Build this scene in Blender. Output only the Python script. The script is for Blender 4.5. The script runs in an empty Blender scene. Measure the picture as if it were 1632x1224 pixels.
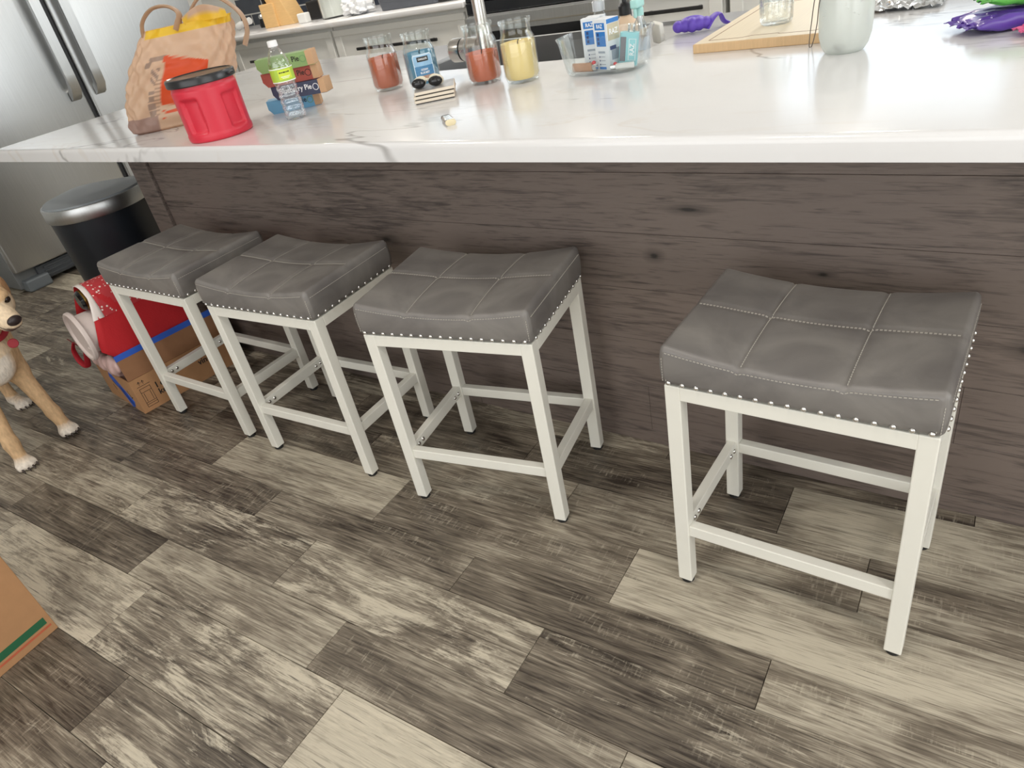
import bpy, bmesh, math, random
import numpy as np
from mathutils import Vector, Matrix, Euler
R = math.radians
PI = math.pi
C = bpy.context.scene.collection
SC = bpy.context.scene

# ------------------------------------------------------------------ camera
cam_d = bpy.data.cameras.new('camera')
cam_d.sensor_fit = 'HORIZONTAL'
cam_d.sensor_width = 36.0
cam_d.lens = 1124.455 / 1632 * 36.0
cam_d.clip_start = 0.02
cam = bpy.data.objects.new('camera', cam_d)
cam.location = (0.9148, -1.1899, 1.2712)
cam.rotation_euler = (0.99518, 0.18116, 0.57643)
C.objects.link(cam)
SC.camera = cam

# ------------------------------------------------------------------ colour, world
SC.view_settings.view_transform = 'Standard'
SC.view_settings.look = 'None'
SC.view_settings.gamma = 1.0
SC.view_settings.use_curve_mapping = False
SC.view_settings.exposure = 0.2
W = bpy.data.worlds.new('World')
SC.world = W
W.use_nodes = True
bg = W.node_tree.nodes['Background']
bg.inputs[0].default_value = (0.86, 0.93, 1.0, 1)
bg.inputs[1].default_value = 0.9


def area(name, loc, rot, sx, sy, power, col):
    d = bpy.data.lights.new(name, 'AREA')
    d.shape = 'RECTANGLE'
    d.size, d.size_y = sx, sy
    d.energy = power
    d.color = col
    o = bpy.data.objects.new(name, d)
    o.location = loc
    o.rotation_euler = rot
    C.objects.link(o)
    return o


# daylight at the windows, far right one added; LAMP_* set the unseen ceiling fittings
LAMP_B, LAMP_F = 20, 8
area('daylight_right', (3.05, -1.2, 1.35), (0, R(90), 0), 2.1, 2.6, 34, (1.0, 0.98, 0.95))
area('daylight_front', (0.2, -3.45, 1.45), (R(90), 0, 0), 4.2, 1.9, 40, (1.0, 0.975, 0.94))
area('daylight_back_east', (0.15, 3.93, 1.85), (R(-90), 0, 0), 1.3, 1.1, 4.5, (0.76, 0.89, 1.0))
area('daylight_back_west', (-3.2, 3.93, 1.95), (R(-90), 0, 0), 1.2, 1.0, 3, (0.88, 0.95, 1.0))
area('added_light_right_far', (3.05, 2.75, 1.65), (0, R(90), 0), 1.25, 1.8, 34, (0.93, 0.97, 1.0))  # added source, out of view, brightens the refrigerator and back cabinets


# ------------------------------------------------------------------ node helpers
def nt_new(name):
    m = bpy.data.materials.new(name)
    m.use_nodes = True
    nt = m.node_tree
    b = nt.nodes['Principled BSDF']
    return m, nt, b


def lin(c):
    return tuple(((v / 255 + 0.055) / 1.055) ** 2.4 if v > 10 else v / 255 / 12.92 for v in c)


def rgba(c):
    return (c[0], c[1], c[2], 1)


def mat(name, col, rough=0.5, metal=0.0, var=0.06, scale=12, bump=0.0, bscale=80, coat=0.0, spec=0.5, sub=0.0, emit=0, stretch=None):
    """plain procedural material: colour with a soft noise mottling and an optional fine bump"""
    m, nt, b = nt_new(name)
    N, L = nt.nodes, nt.links
    tc = N.new('ShaderNodeTexCoord')
    src = tc.outputs['Object']
    if stretch:
        mp = N.new('ShaderNodeMapping')
        mp.inputs['Scale'].default_value = stretch
        L.new(src, mp.inputs[0])
        src = mp.outputs[0]
    no = N.new('ShaderNodeTexNoise')
    no.inputs['Scale'].default_value = scale
    no.inputs['Detail'].default_value = 4
    L.new(src, no.inputs['Vector'])
    mx = N.new('ShaderNodeMix')
    mx.data_type = 'RGBA'
    mx.inputs[6].default_value = rgba([max(0, c * (1 - var * 2)) for c in col])
    mx.inputs[7].default_value = rgba([min(1, c * (1 + var * 2)) for c in col])
    L.new(no.outputs['Fac'], mx.inputs[0])
    L.new(mx.outputs[2], b.inputs['Base Color'])
    b.inputs['Roughness'].default_value = rough
    b.inputs['Metallic'].default_value = metal
    b.inputs['Specular IOR Level'].default_value = spec
    if coat:
        b.inputs['Coat Weight'].default_value = coat
        b.inputs['Coat Roughness'].default_value = 0.1
    if sub:
        b.inputs['Subsurface Weight'].default_value = sub
        b.inputs['Subsurface Radius'].default_value = (0.02, 0.015, 0.01)
    if bump:
        n2 = N.new('ShaderNodeTexNoise')
        n2.inputs['Scale'].default_value = bscale
        n2.inputs['Detail'].default_value = 3
        L.new(src, n2.inputs['Vector'])
        bp = N.new('ShaderNodeBump')
        bp.inputs['Strength'].default_value = bump
        bp.inputs['Distance'].default_value = 0.002
        L.new(n2.outputs['Fac'], bp.inputs['Height'])
        L.new(bp.outputs[0], b.inputs['Normal'])
    return m


def glass_thin(name, tint=(0.95, 0.98, 0.97), refl=1.0, rough=0.02, base=0.06, bump=0, bscale=20, milk=0.0):
    """clear thin-walled glass or plastic: sees through, mirrors at grazing angles"""
    m = bpy.data.materials.new(name)
    m.use_nodes = True
    nt = m.node_tree
    N, L = nt.nodes, nt.links
    for n in list(N):
        N.remove(n)
    out = N.new('ShaderNodeOutputMaterial')
    tr = N.new('ShaderNodeBsdfTransparent')
    tr.inputs[0].default_value = rgba(tint)
    gl = N.new('ShaderNodeBsdfGlossy')
    gl.inputs['Roughness'].default_value = rough
    gl.inputs['Color'].default_value = (1, 1, 1, 1)
    lw = N.new('ShaderNodeLayerWeight')
    lw.inputs[0].default_value = 0.22
    ma = N.new('ShaderNodeMath')
    ma.operation = 'MULTIPLY_ADD'
    ma.inputs[1].default_value = 0.5 * refl
    ma.inputs[2].default_value = base
    ma.use_clamp = True
    L.new(lw.outputs['Fresnel'], ma.inputs[0])
    mx = N.new('ShaderNodeMixShader')
    L.new(ma.outputs[0], mx.inputs[0])
    L.new(gl.outputs[0], mx.inputs[2])
    if milk:
        df = N.new('ShaderNodeBsdfTranslucent')
        df.inputs[0].default_value = rgba([min(1, t) for t in tint])
        d2 = N.new('ShaderNodeBsdfDiffuse')
        d2.inputs[0].default_value = rgba(tint)
        m3 = N.new('ShaderNodeMixShader')
        m3.inputs[0].default_value = 0.5
        L.new(df.outputs[0], m3.inputs[1])
        L.new(d2.outputs[0], m3.inputs[2])
        m2 = N.new('ShaderNodeMixShader')
        m2.inputs[0].default_value = milk
        L.new(tr.outputs[0], m2.inputs[1])
        L.new(m3.outputs[0], m2.inputs[2])
        L.new(m2.outputs[0], mx.inputs[1])
    else:
        L.new(tr.outputs[0], mx.inputs[1])
    if bump:
        n2 = N.new('ShaderNodeTexNoise')
        n2.inputs['Scale'].default_value = bscale
        tc = N.new('ShaderNodeTexCoord')
        L.new(tc.outputs['Object'], n2.inputs['Vector'])
        bp = N.new('ShaderNodeBump')
        bp.inputs['Strength'].default_value = bump
        bp.inputs['Distance'].default_value = 0.01
        L.new(n2.outputs['Fac'], bp.inputs['Height'])
        L.new(bp.outputs[0], gl.inputs['Normal'])
        L.new(bp.outputs[0], lw.inputs['Normal'])
    L.new(mx.outputs[0], out.inputs['Surface'])
    return m


def attr_mat(name, rough=0.6, bump=0.0, bscale=60, trans=0.0, stretch=None, var=0.0, metal=0.0):
    """material whose colour is the mesh's own printed / coat colour attribute"""
    m, nt, b = nt_new(name)
    N, L = nt.nodes, nt.links
    a = N.new('ShaderNodeAttribute')
    a.attribute_name = 'Col'
    L.new(a.outputs['Color'], b.inputs['Base Color'])
    b.inputs['Roughness'].default_value = rough
    b.inputs['Metallic'].default_value = metal
    tc = N.new('ShaderNodeTexCoord')
    src = tc.outputs['Object']
    if stretch:
        mp = N.new('ShaderNodeMapping')
        mp.inputs['Scale'].default_value = stretch
        L.new(src, mp.inputs[0])
        src = mp.outputs[0]
    if bump or var:
        n2 = N.new('ShaderNodeTexNoise')
        n2.inputs['Scale'].default_value = bscale
        n2.inputs['Detail'].default_value = 4
        L.new(src, n2.inputs['Vector'])
        if bump:
            bp = N.new('ShaderNodeBump')
            bp.inputs['Strength'].default_value = bump
            bp.inputs['Distance'].default_value = 0.004
            L.new(n2.outputs['Fac'], bp.inputs['Height'])
            L.new(bp.outputs[0], b.inputs['Normal'])
        if var:
            mr = N.new('ShaderNodeMapRange')
            mr.inputs[1].default_value = 0.3
            mr.inputs[2].default_value = 0.7
            mr.inputs[3].default_value = 1 - var
            mr.inputs[4].default_value = 1 + var
            L.new(n2.outputs['Fac'], mr.inputs[0])
            vm = N.new('ShaderNodeVectorMath')
            vm.operation = 'SCALE'
            L.new(a.outputs['Color'], vm.inputs[0])
            L.new(mr.outputs[0], vm.inputs['Scale'])
            L.new(vm.outputs[0], b.inputs['Base Color'])
    if trans:
        out = N['Material Output']
        tl = N.new('ShaderNodeBsdfTranslucent')
        L.new(a.outputs['Color'], tl.inputs[0])
        mx = N.new('ShaderNodeMixShader')
        mx.inputs[0].default_value = trans
        L.new(b.outputs[0], mx.inputs[1])
        L.new(tl.outputs[0], mx.inputs[2])
        L.new(mx.outputs[0], out.inputs['Surface'])
    return m


# ------------------------------------------------------------------ geometry helpers
def obj(name, bm, m, parent=None, smooth=False, loc=None, rot=None):
    me = bpy.data.meshes.new(name)
    if isinstance(bm, bmesh.types.BMesh):
        bm.normal_update()
        bm.to_mesh(me)
        bm.free()
    else:
        me.from_pydata(bm[0], [], bm[1])
    if smooth is not False:
        me.polygons.foreach_set('use_smooth', [True] * len(me.polygons))
        if smooth is not True:
            try:
                me.set_sharp_from_angle(angle=R(smooth))
            except Exception:
                pass
    me.update()
    o = bpy.data.objects.new(name, me)
    for k in (m if isinstance(m, (list, tuple)) else [m]):
        me.materials.append(k)
    C.objects.link(o)
    if parent is not None:
        o.parent = parent
    if loc is not None:
        o.location = loc
    if rot is not None:
        o.rotation_euler = rot
    return o


def tag(o, label=None, cat=None, group=None, kind=None):
    if label: o['label'] = label
    if cat: o['category'] = cat
    if group: o['group'] = group
    if kind: o['kind'] = kind
    return o


def thing(name, label, cat, loc=(0, 0, 0), rotz=0, group=None):
    o = bpy.data.objects.new(name, None)
    o.empty_display_size = 0.05
    C.objects.link(o)
    o.location = loc
    o.rotation_euler = (0, 0, rotz)
    return tag(o, label, cat, group)


def struct(name, bm, m, parent=None, smooth=False):
    o = obj(name, bm, m, parent, smooth)
    if parent is None: o['kind'] = 'structure'
    return o


def B():
    return bmesh.new()


def add_box(bm, x0, x1, y0, y1, z0, z1, bev=0.0, seg=2, M=None):
    vs = [bm.verts.new(p) for p in [(x0, y0, z0), (x1, y0, z0), (x1, y1, z0), (x0, y1, z0), (x0, y0, z1), (x1, y0, z1), (x1, y1, z1), (x0, y1, z1)]]
    fs = [bm.faces.new([vs[i] for i in f]) for f in [(0, 3, 2, 1), (4, 5, 6, 7), (0, 1, 5, 4), (1, 2, 6, 5), (2, 3, 7, 6), (3, 0, 4, 7)]]
    if bev:
        es = list({e for f in fs for e in f.edges})
        r = bmesh.ops.bevel(bm, geom=es, offset=bev, segments=seg, profile=0.5, affect='EDGES')
        vs = list({v for v in r['verts']} | {v for v in vs if v.is_valid})
    if M is not None:
        bmesh.ops.transform(bm, matrix=M, verts=[v for v in vs if v.is_valid])
    return vs


def box(x0, x1, y0, y1, z0, z1, bev=0.0, seg=2, M=None):
    bm = B()
    add_box(bm, x0, x1, y0, y1, z0, z1, bev, seg, M)
    return bm


def add_lathe(bm, prof, n=40, M=None, close=False):
    """prof: list of (r, z); r == 0 closes to a point"""
    rings = []
    for r, z in prof:
        if r <= 1e-6:
            p = Vector((0, 0, z))
            rings.append([bm.verts.new(M @ p if M is not None else p)])
        else:
            ring = []
            for i in range(n):
                a = 2 * PI * i / n
                p = Vector((r * math.cos(a), r * math.sin(a), z))
                ring.append(bm.verts.new(M @ p if M is not None else p))
            rings.append(ring)
    for a, b in zip(rings[:-1], rings[1:]):
        for i in range(n):
            j = (i + 1) % n
            if len(a) == 1 and len(b) == 1: continue
            if len(a) == 1:
                bm.faces.new([a[0], b[i], b[j]][::-1] if False else [a[0], b[j], b[i]])
            elif len(b) == 1:
                bm.faces.new([a[i], a[j], b[0]])
            else:
                bm.faces.new([a[i], a[j], b[j], b[i]])
    return bm


def lathe(prof, n=40, M=None):
    return add_lathe(B(), prof, n, M)


def add_tube(bm, pts, r, n=10, flat=1.0, cap=True):
    pts = [Vector(p) for p in pts]
    rs = r if isinstance(r, (list, tuple)) else [r] * len(pts)
    up = None
    rings = []
    for i, p in enumerate(pts):
        t = (pts[min(i + 1, len(pts) - 1)] - pts[max(i - 1, 0)]).normalized()
        if up is None:
            up = Vector((0, 0, 1)) if abs(t.z) < 0.9 else Vector((1, 0, 0))
        s = t.cross(up).normalized()
        up = s.cross(t).normalized()
        rings.append([bm.verts.new(p + s * math.cos(2 * PI * k / n) * rs[i] + up * math.sin(2 * PI * k / n) * rs[i] * flat) for k in range(n)])
    for a, b in zip(rings[:-1], rings[1:]):
        for k in range(n):
            bm.faces.new([a[k], a[(k + 1) % n], b[(k + 1) % n], b[k]])
    if cap:
        bm.faces.new(rings[0][::-1])
        bm.faces.new(rings[-1])
    return bm


def tube(pts, r, n=10, flat=1.0):
    return add_tube(B(), pts, r, n, flat)


def spline(pts, n=8):
    """Catmull-Rom through pts"""
    P = [Vector(p) for p in pts]
    P = [P[0] * 2 - P[1]] + P + [P[-1] * 2 - P[-2]]
    out = []
    for i in range(1, len(P) - 2):
        for k in range(n):
            t = k / n
            a, b, c, d = P[i - 1], P[i], P[i + 1], P[i + 2]
            out.append(0.5 * ((2 * b) + (c - a) * t + (2 * a - 5 * b + 4 * c - d) * t * t + (3 * b - a - 3 * c + d) * t ** 3))
    out.append(P[-2])
    return out


def add_sphere(bm, c, r, u=16, v=10, sc=(1, 1, 1), M=None):
    prof = [(r * math.sin(PI * k / v), -r * math.cos(PI * k / v)) for k in range(v + 1)]
    prof[0] = (0, -r)
    prof[-1] = (0, r)
    T = Matrix.Translation(Vector(c)) @ (M if M is not None else Matrix()) @ Matrix.Diagonal((sc[0], sc[1], sc[2], 1))
    return add_lathe(bm, prof, u, T)


def prism(poly, z0, z1, M=None, bev=0):
    bm = B()
    a = [bm.verts.new((x, y, z0)) for x, y in poly]
    b = [bm.verts.new((x, y, z1)) for x, y in poly]
    n = len(poly)
    bm.faces.new(a[::-1])
    bm.faces.new(b)
    for i in range(n):
        bm.faces.new([a[i], a[(i + 1) % n], b[(i + 1) % n], b[i]])
    if bev:
        bmesh.ops.bevel(bm, geom=list(bm.edges), offset=bev, segments=2, profile=0.5, affect='EDGES')
    if M is not None:
        bmesh.ops.transform(bm, matrix=M, verts=bm.verts)
    return bm


def rrect(w, d, r, n=6):
    out = []
    for cx, cy, a0 in ((w / 2 - r, d / 2 - r, 0), (-w / 2 + r, d / 2 - r, 90), (-w / 2 + r, -d / 2 + r, 180), (w / 2 - r, -d / 2 + r, 270)):
        for k in range(n + 1):
            a = R(a0 + 90 * k / n)
            out.append((cx + r * math.cos(a), cy + r * math.sin(a)))
    return out


def loft(sections, cap0=True, cap1=True):
    """sections: list of equal-length 3-D loops"""
    bm = B()
    rings = [[bm.verts.new(p) for p in s] for s in sections]
    n = len(rings[0])
    for a, b in zip(rings[:-1], rings[1:]):
        for k in range(n):
            bm.faces.new([a[k], a[(k + 1) % n], b[(k + 1) % n], b[k]])
    if cap0: bm.faces.new(rings[0][::-1])
    if cap1: bm.faces.new(rings[-1])
    return bm


def rbox(Wd, D, H, r, nx, ny, nz, fn=None):
    """rounded box centred at origin from a dense cube grid; fn(u,v,w,pos) -> pos reshapes it"""
    def ax(n, half, r):
        # denser spacing inside the rounded borders
        t = np.linspace(-1, 1, n + 1)
        k = 0.65
        return list((1 - k) * t + k * np.sign(t) * (1 - (1 - np.abs(t)) ** 2))
    X, Y, Z = ax(nx, Wd, r), ax(ny, D, r), ax(nz, H, r)
    bm = B()
    cache = {}
    def V(i, j, k):
        key = (i, j, k)
        if key in cache: return cache[key]
        u, v, w = X[i], Y[j], Z[k]
        p = Vector((u * Wd / 2, v * D / 2, w * H / 2))
        q = Vector((max(-Wd / 2 + r, min(Wd / 2 - r, p.x)), max(-D / 2 + r, min(D / 2 - r, p.y)), max(-H / 2 + r, min(H / 2 - r, p.z))))
        d = p - q
        if d.length > 1e-9: p = q + d.normalized() * r
        if fn: p = fn(u, v, w, p)
        cache[key] = bm.verts.new(p)
        return cache[key]
    for i in range(nx):
        for j in range(ny):
            bm.faces.new([V(i, j, 0), V(i, j + 1, 0), V(i + 1, j + 1, 0), V(i + 1, j, 0)])
            bm.faces.new([V(i, j, nz), V(i + 1, j, nz), V(i + 1, j + 1, nz), V(i, j + 1, nz)])
    for i in range(nx):
        for k in range(nz):
            bm.faces.new([V(i, 0, k), V(i + 1, 0, k), V(i + 1, 0, k + 1), V(i, 0, k + 1)])
            bm.faces.new([V(i, ny, k), V(i, ny, k + 1), V(i + 1, ny, k + 1), V(i + 1, ny, k)])
    for j in range(ny):
        for k in range(nz):
            bm.faces.new([V(0, j, k), V(0, j, k + 1), V(0, j + 1, k + 1), V(0, j + 1, k)])
            bm.faces.new([V(nx, j, k), V(nx, j + 1, k), V(nx, j + 1, k + 1), V(nx, j, k + 1)])
    return bm


def sdf_mesh(f, lo, hi, res):
    """smooth closed surface of f(P) < 0 by surface nets"""
    lo, hi = np.array(lo), np.array(hi)
    n = np.ceil((hi - lo) / res).astype(int) + 1
    ax = [lo[i] + res * np.arange(n[i]) for i in range(3)]
    G = np.stack(np.meshgrid(*ax, indexing='ij'), -1)
    F = f(G.reshape(-1, 3)).reshape(n)
    S = F < 0
    cx = n - 1
    cnt = np.zeros(cx, int)
    acc = np.zeros((*cx, 3))
    sl = lambda d, m: slice(d, d + m)
    cor = [(i, j, k) for i in (0, 1) for j in (0, 1) for k in (0, 1)]
    for a in cor:
        for axis in range(3):
            if a[axis]: continue
            b = list(a)
            b[axis] = 1
            fa = F[sl(a[0], cx[0]), sl(a[1], cx[1]), sl(a[2], cx[2])]
            fb = F[sl(b[0], cx[0]), sl(b[1], cx[1]), sl(b[2], cx[2])]
            cr = (fa < 0) != (fb < 0)
            t = np.where(cr, fa / np.where(cr, fa - fb, 1), 0)
            for ax_ in range(3):
                acc[..., ax_] += np.where(cr, (a[ax_] + (t if ax_ == axis else 0)), 0)
            cnt += cr
    act = cnt > 0
    idx = -np.ones(cx, int)
    idx[act] = np.arange(act.sum())
    cell = np.argwhere(act)
    verts = lo + res * (cell + acc[act] / cnt[act][:, None])
    faces = []
    for axis in range(3):
        o1, o2 = [(1, 2), (2, 0), (0, 1)][axis]
        A = np.argwhere(np.take(S, range(n[axis] - 1), axis) != np.take(S, range(1, n[axis]), axis))
        A = A[(A[:, o1] > 0) & (A[:, o2] > 0) & (A[:, o1] < cx[o1]) & (A[:, o2] < cx[o2])]
        e1 = np.zeros(3, int); e1[o1] = 1
        e2 = np.zeros(3, int); e2[o2] = 1
        q = np.stack([idx[tuple((A - e1 - e2).T)], idx[tuple((A - e2).T)], idx[tuple(A.T)], idx[tuple((A - e1).T)]], 1)
        ins = S[tuple(A.T)]
        q[~ins] = q[~ins][:, ::-1]
        faces.append(q)
    faces = np.concatenate(faces)
    return [tuple(v) for v in verts], [tuple(int(i) for i in q) for q in faces]


def sd_cap(P, a, b, ra, rb):
    a, b = np.array(a, float), np.array(b, float)
    d = b - a
    t = np.clip(((P - a) @ d) / (d @ d), 0, 1)
    return np.linalg.norm(P - (a + t[:, None] * d), axis=1) - (ra + (rb - ra) * t)


def sd_ell(P, c, r, M=None):
    q = P - np.array(c, float)
    if M is not None: q = q @ M
    r = np.array(r, float)
    k = np.linalg.norm(q / r, axis=1)
    k2 = np.linalg.norm(q / r ** 2, axis=1)
    return k * (k - 1) / np.maximum(k2, 1e-9)


def smin(ds, k):
    d = ds[0]
    for e in ds[1:]:
        h = np.clip(0.5 + 0.5 * (e - d) / k, 0, 1)
        d = e * (1 - h) + d * h - k * h * (1 - h)
    return d


def set_col(o, fn):
    me = o.data
    a = me.color_attributes.new('Col', 'FLOAT_COLOR', 'POINT')
    flat = []
    for v in me.vertices:
        c = fn(v.co)
        flat += [c[0], c[1], c[2], 1.0]
    a.data.foreach_set('color', flat)


def text_obj(name, s, size, m, parent, loc, rot, depth=0.0006, align='LEFT', width=1.0, bold=0.0, line=1.0):
    """raised lettering as a real mesh"""
    cu = bpy.data.curves.new('lettering', 'FONT')
    cu.body = s
    cu.size = size
    cu.extrude = depth
    cu.offset = bold
    cu.align_x = align
    cu.align_y = 'CENTER'
    cu.space_line = line
    cu.resolution_u = 3
    t = bpy.data.objects.new('lettering', cu)
    C.objects.link(t)
    dg = bpy.context.evaluated_depsgraph_get()
    dg.update()
    me = bpy.data.meshes.new_from_object(t.evaluated_get(dg))
    bpy.data.objects.remove(t)
    bpy.data.curves.remove(cu)
    o = bpy.data.objects.new(name, me)
    me.materials.clear()
    me.materials.append(m)
    C.objects.link(o)
    o.parent = parent
    o.location = loc
    o.rotation_euler = rot
    o.scale = (width, 1, 1)
    return o


def dup(root, loc, rotz, label=None, group=None):
    r = root.copy()
    C.objects.link(r)
    r.location = loc
    r.rotation_euler = (0, 0, rotz)
    if label: r['label'] = label
    if group: r['group'] = group
    for ch in list(root.children):
        c = ch.copy()
        C.objects.link(c)
        c.parent = r
        for g in ch.children:
            d = g.copy()
            C.objects.link(d)
            d.parent = c
    return r


# ------------------------------------------------------------------ materials
white_wall = mat('wall_paint', lin((222, 222, 218)), 0.8, var=0.015, bump=0.1, bscale=200)
ceil_m = mat('ceiling_paint', (0.82, 0.81, 0.79), 0.9, var=0.01)
cab_m = mat('cabinet_paint', lin((226, 226, 222)), 0.45, var=0.01)
black_m = mat('black_metal', (0.012, 0.012, 0.013), 0.4, var=0.1)
frame_m = mat('cream_metal_paint', lin((226, 224, 214)), 0.42, var=0.012, bump=0.08, bscale=500)
rubber_m = mat('black_rubber', (0.012, 0.012, 0.012), 0.7)
chrome_m = mat('chrome', (0.75, 0.74, 0.72), 0.18, 1.0, var=0.02)
steel_m = mat('brushed_steel', (0.52, 0.53, 0.53), 0.36, 1.0, var=0.05, scale=3, stretch=(60, 60, 1.5), bump=0.05, bscale=8)
steel_dark = mat('dark_steel', (0.3, 0.31, 0.32), 0.38, 1.0, var=0.05, scale=3)
sink_m = mat('sink_steel', (0.42, 0.42, 0.42), 0.34, 1.0, var=0.05, scale=6)
nickel_m = mat('brushed_nickel', (0.58, 0.56, 0.53), 0.25, 1.0, var=0.03)
thread_m = mat('stitch_thread', lin((170, 165, 156)), 0.8)
card_m = mat('cardboard', lin((176, 132, 92)), 0.85, var=0.05, scale=30, bump=0.1, bscale=120)
card_dark = mat('cardboard_dark', lin((150, 108, 76)), 0.85, var=0.05, scale=30)  # darker cardboard tone for the raised flap
glass_m = glass_thin('jar_glass', (0.975, 0.99, 0.985), 0.8, 0.015, 0.03)
ink_m = mat('black_ink', (0.02, 0.018, 0.016), 0.7)
white_ink = mat('white_ink', (0.85, 0.86, 0.87), 0.6)


def leather():
    m, nt, b = nt_new('grey_leather')
    N, L = nt.nodes, nt.links
    tc = N.new('ShaderNodeTexCoord')
    n1 = N.new('ShaderNodeTexNoise')
    n1.inputs['Scale'].default_value = 9
    n1.inputs['Detail'].default_value = 5
    n1.inputs['Distortion'].default_value = 0.6
    L.new(tc.outputs['Object'], n1.inputs['Vector'])
    cr = N.new('ShaderNodeValToRGB')
    cr.color_ramp.elements[0].position = 0.3
    cr.color_ramp.elements[0].color = rgba(lin((98, 94, 92)))
    cr.color_ramp.elements[1].position = 0.75
    cr.color_ramp.elements[1].color = rgba(lin((130, 126, 121)))
    L.new(n1.outputs['Fac'], cr.inputs[0])
    L.new(cr.outputs[0], b.inputs['Base Color'])
    n2 = N.new('ShaderNodeTexVoronoi')
    n2.inputs['Scale'].default_value = 420
    L.new(tc.outputs['Object'], n2.inputs['Vector'])
    bp = N.new('ShaderNodeBump')
    bp.inputs['Strength'].default_value = 0.12
    bp.inputs['Distance'].default_value = 0.0006
    L.new(n2.outputs['Distance'], bp.inputs['Height'])
    L.new(bp.outputs[0], b.inputs['Normal'])
    b.inputs['Roughness'].default_value = 0.42
    b.inputs['Specular IOR Level'].default_value = 0.5
    return m


leather_m = leather()


def marble():
    m, nt, b = nt_new('white_marble_laminate')
    N, L = nt.nodes, nt.links
    tc = N.new('ShaderNodeTexCoord')
    def vein(scale, sx, sy, dist, width, seed, rot):
        mp = N.new('ShaderNodeMapping')
        mp.inputs['Scale'].default_value = (sx, sy, 1)
        mp.inputs['Location'].default_value = (seed, seed * 0.7, 0)
        mp.inputs['Rotation'].default_value = (0, 0, R(rot))
        L.new(tc.outputs['Object'], mp.inputs[0])
        n = N.new('ShaderNodeTexNoise')
        n.inputs['Scale'].default_value = scale
        n.inputs['Detail'].default_value = 5
        n.inputs['Roughness'].default_value = 0.55
        n.inputs['Distortion'].default_value = dist
        L.new(mp.outputs[0], n.inputs['Vector'])
        s = N.new('ShaderNodeMath'); s.operation = 'SUBTRACT'; s.inputs[1].default_value = 0.5
        L.new(n.outputs['Fac'], s.inputs[0])
        a = N.new('ShaderNodeMath'); a.operation = 'ABSOLUTE'
        L.new(s.outputs[0], a.inputs[0])
        mr = N.new('ShaderNodeMapRange')
        mr.interpolation_type = 'SMOOTHSTEP'
        mr.inputs[1].default_value = 0.0
        mr.inputs[2].default_value = width
        mr.inputs[3].default_value = 1
        mr.inputs[4].default_value = 0
        L.new(a.outputs[0], mr.inputs[0])
        # breaks the vein up
        g = N.new('ShaderNodeTexNoise')
        g.inputs['Scale'].default_value = 2.2
        L.new(mp.outputs[0], g.inputs['Vector'])
        g2 = N.new('ShaderNodeMapRange')
        g2.inputs[1].default_value = 0.46
        g2.inputs[2].default_value = 0.62
        L.new(g.outputs['Fac'], g2.inputs[0])
        mu = N.new('ShaderNodeMath'); mu.operation = 'MULTIPLY'
        L.new(mr.outputs[0], mu.inputs[0]); L.new(g2.outputs[0], mu.inputs[1])
        return mu.outputs[0]
    v1 = vein(1.0, 0.8, 2.2, 0.5, 0.012, 3.3, 12)
    v2 = vein(1.6, 0.9, 2.6, 0.9, 0.02, 8.1, -14)
    base = N.new('ShaderNodeTexNoise')
    base.inputs['Scale'].default_value = 2.0
    base.inputs['Detail'].default_value = 4
    L.new(tc.outputs['Object'], base.inputs['Vector'])
    c0 = N.new('ShaderNodeMix'); c0.data_type = 'RGBA'
    c0.inputs[6].default_value = rgba(lin((214, 213, 212)))
    c0.inputs[7].default_value = rgba(lin((229, 229, 230)))
    L.new(base.outputs['Fac'], c0.inputs[0])
    c1 = N.new('ShaderNodeMix'); c1.data_type = 'RGBA'
    c1.inputs[7].default_value = rgba(lin((172, 170, 169)))
    L.new(v1, c1.inputs[0]); L.new(c0.outputs[2], c1.inputs[6])
    c2 = N.new('ShaderNodeMix'); c2.data_type = 'RGBA'
    c2.inputs[7].default_value = rgba(lin((216, 212, 208)))
    L.new(v2, c2.inputs[0]); L.new(c1.outputs[2], c2.inputs[6])
    L.new(c2.outputs[2], b.inputs['Base Color'])
    b.inputs['Roughness'].default_value = 0.16
    b.inputs['Specular IOR Level'].default_value = 0.5
    return m


marble_m = marble()


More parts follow.
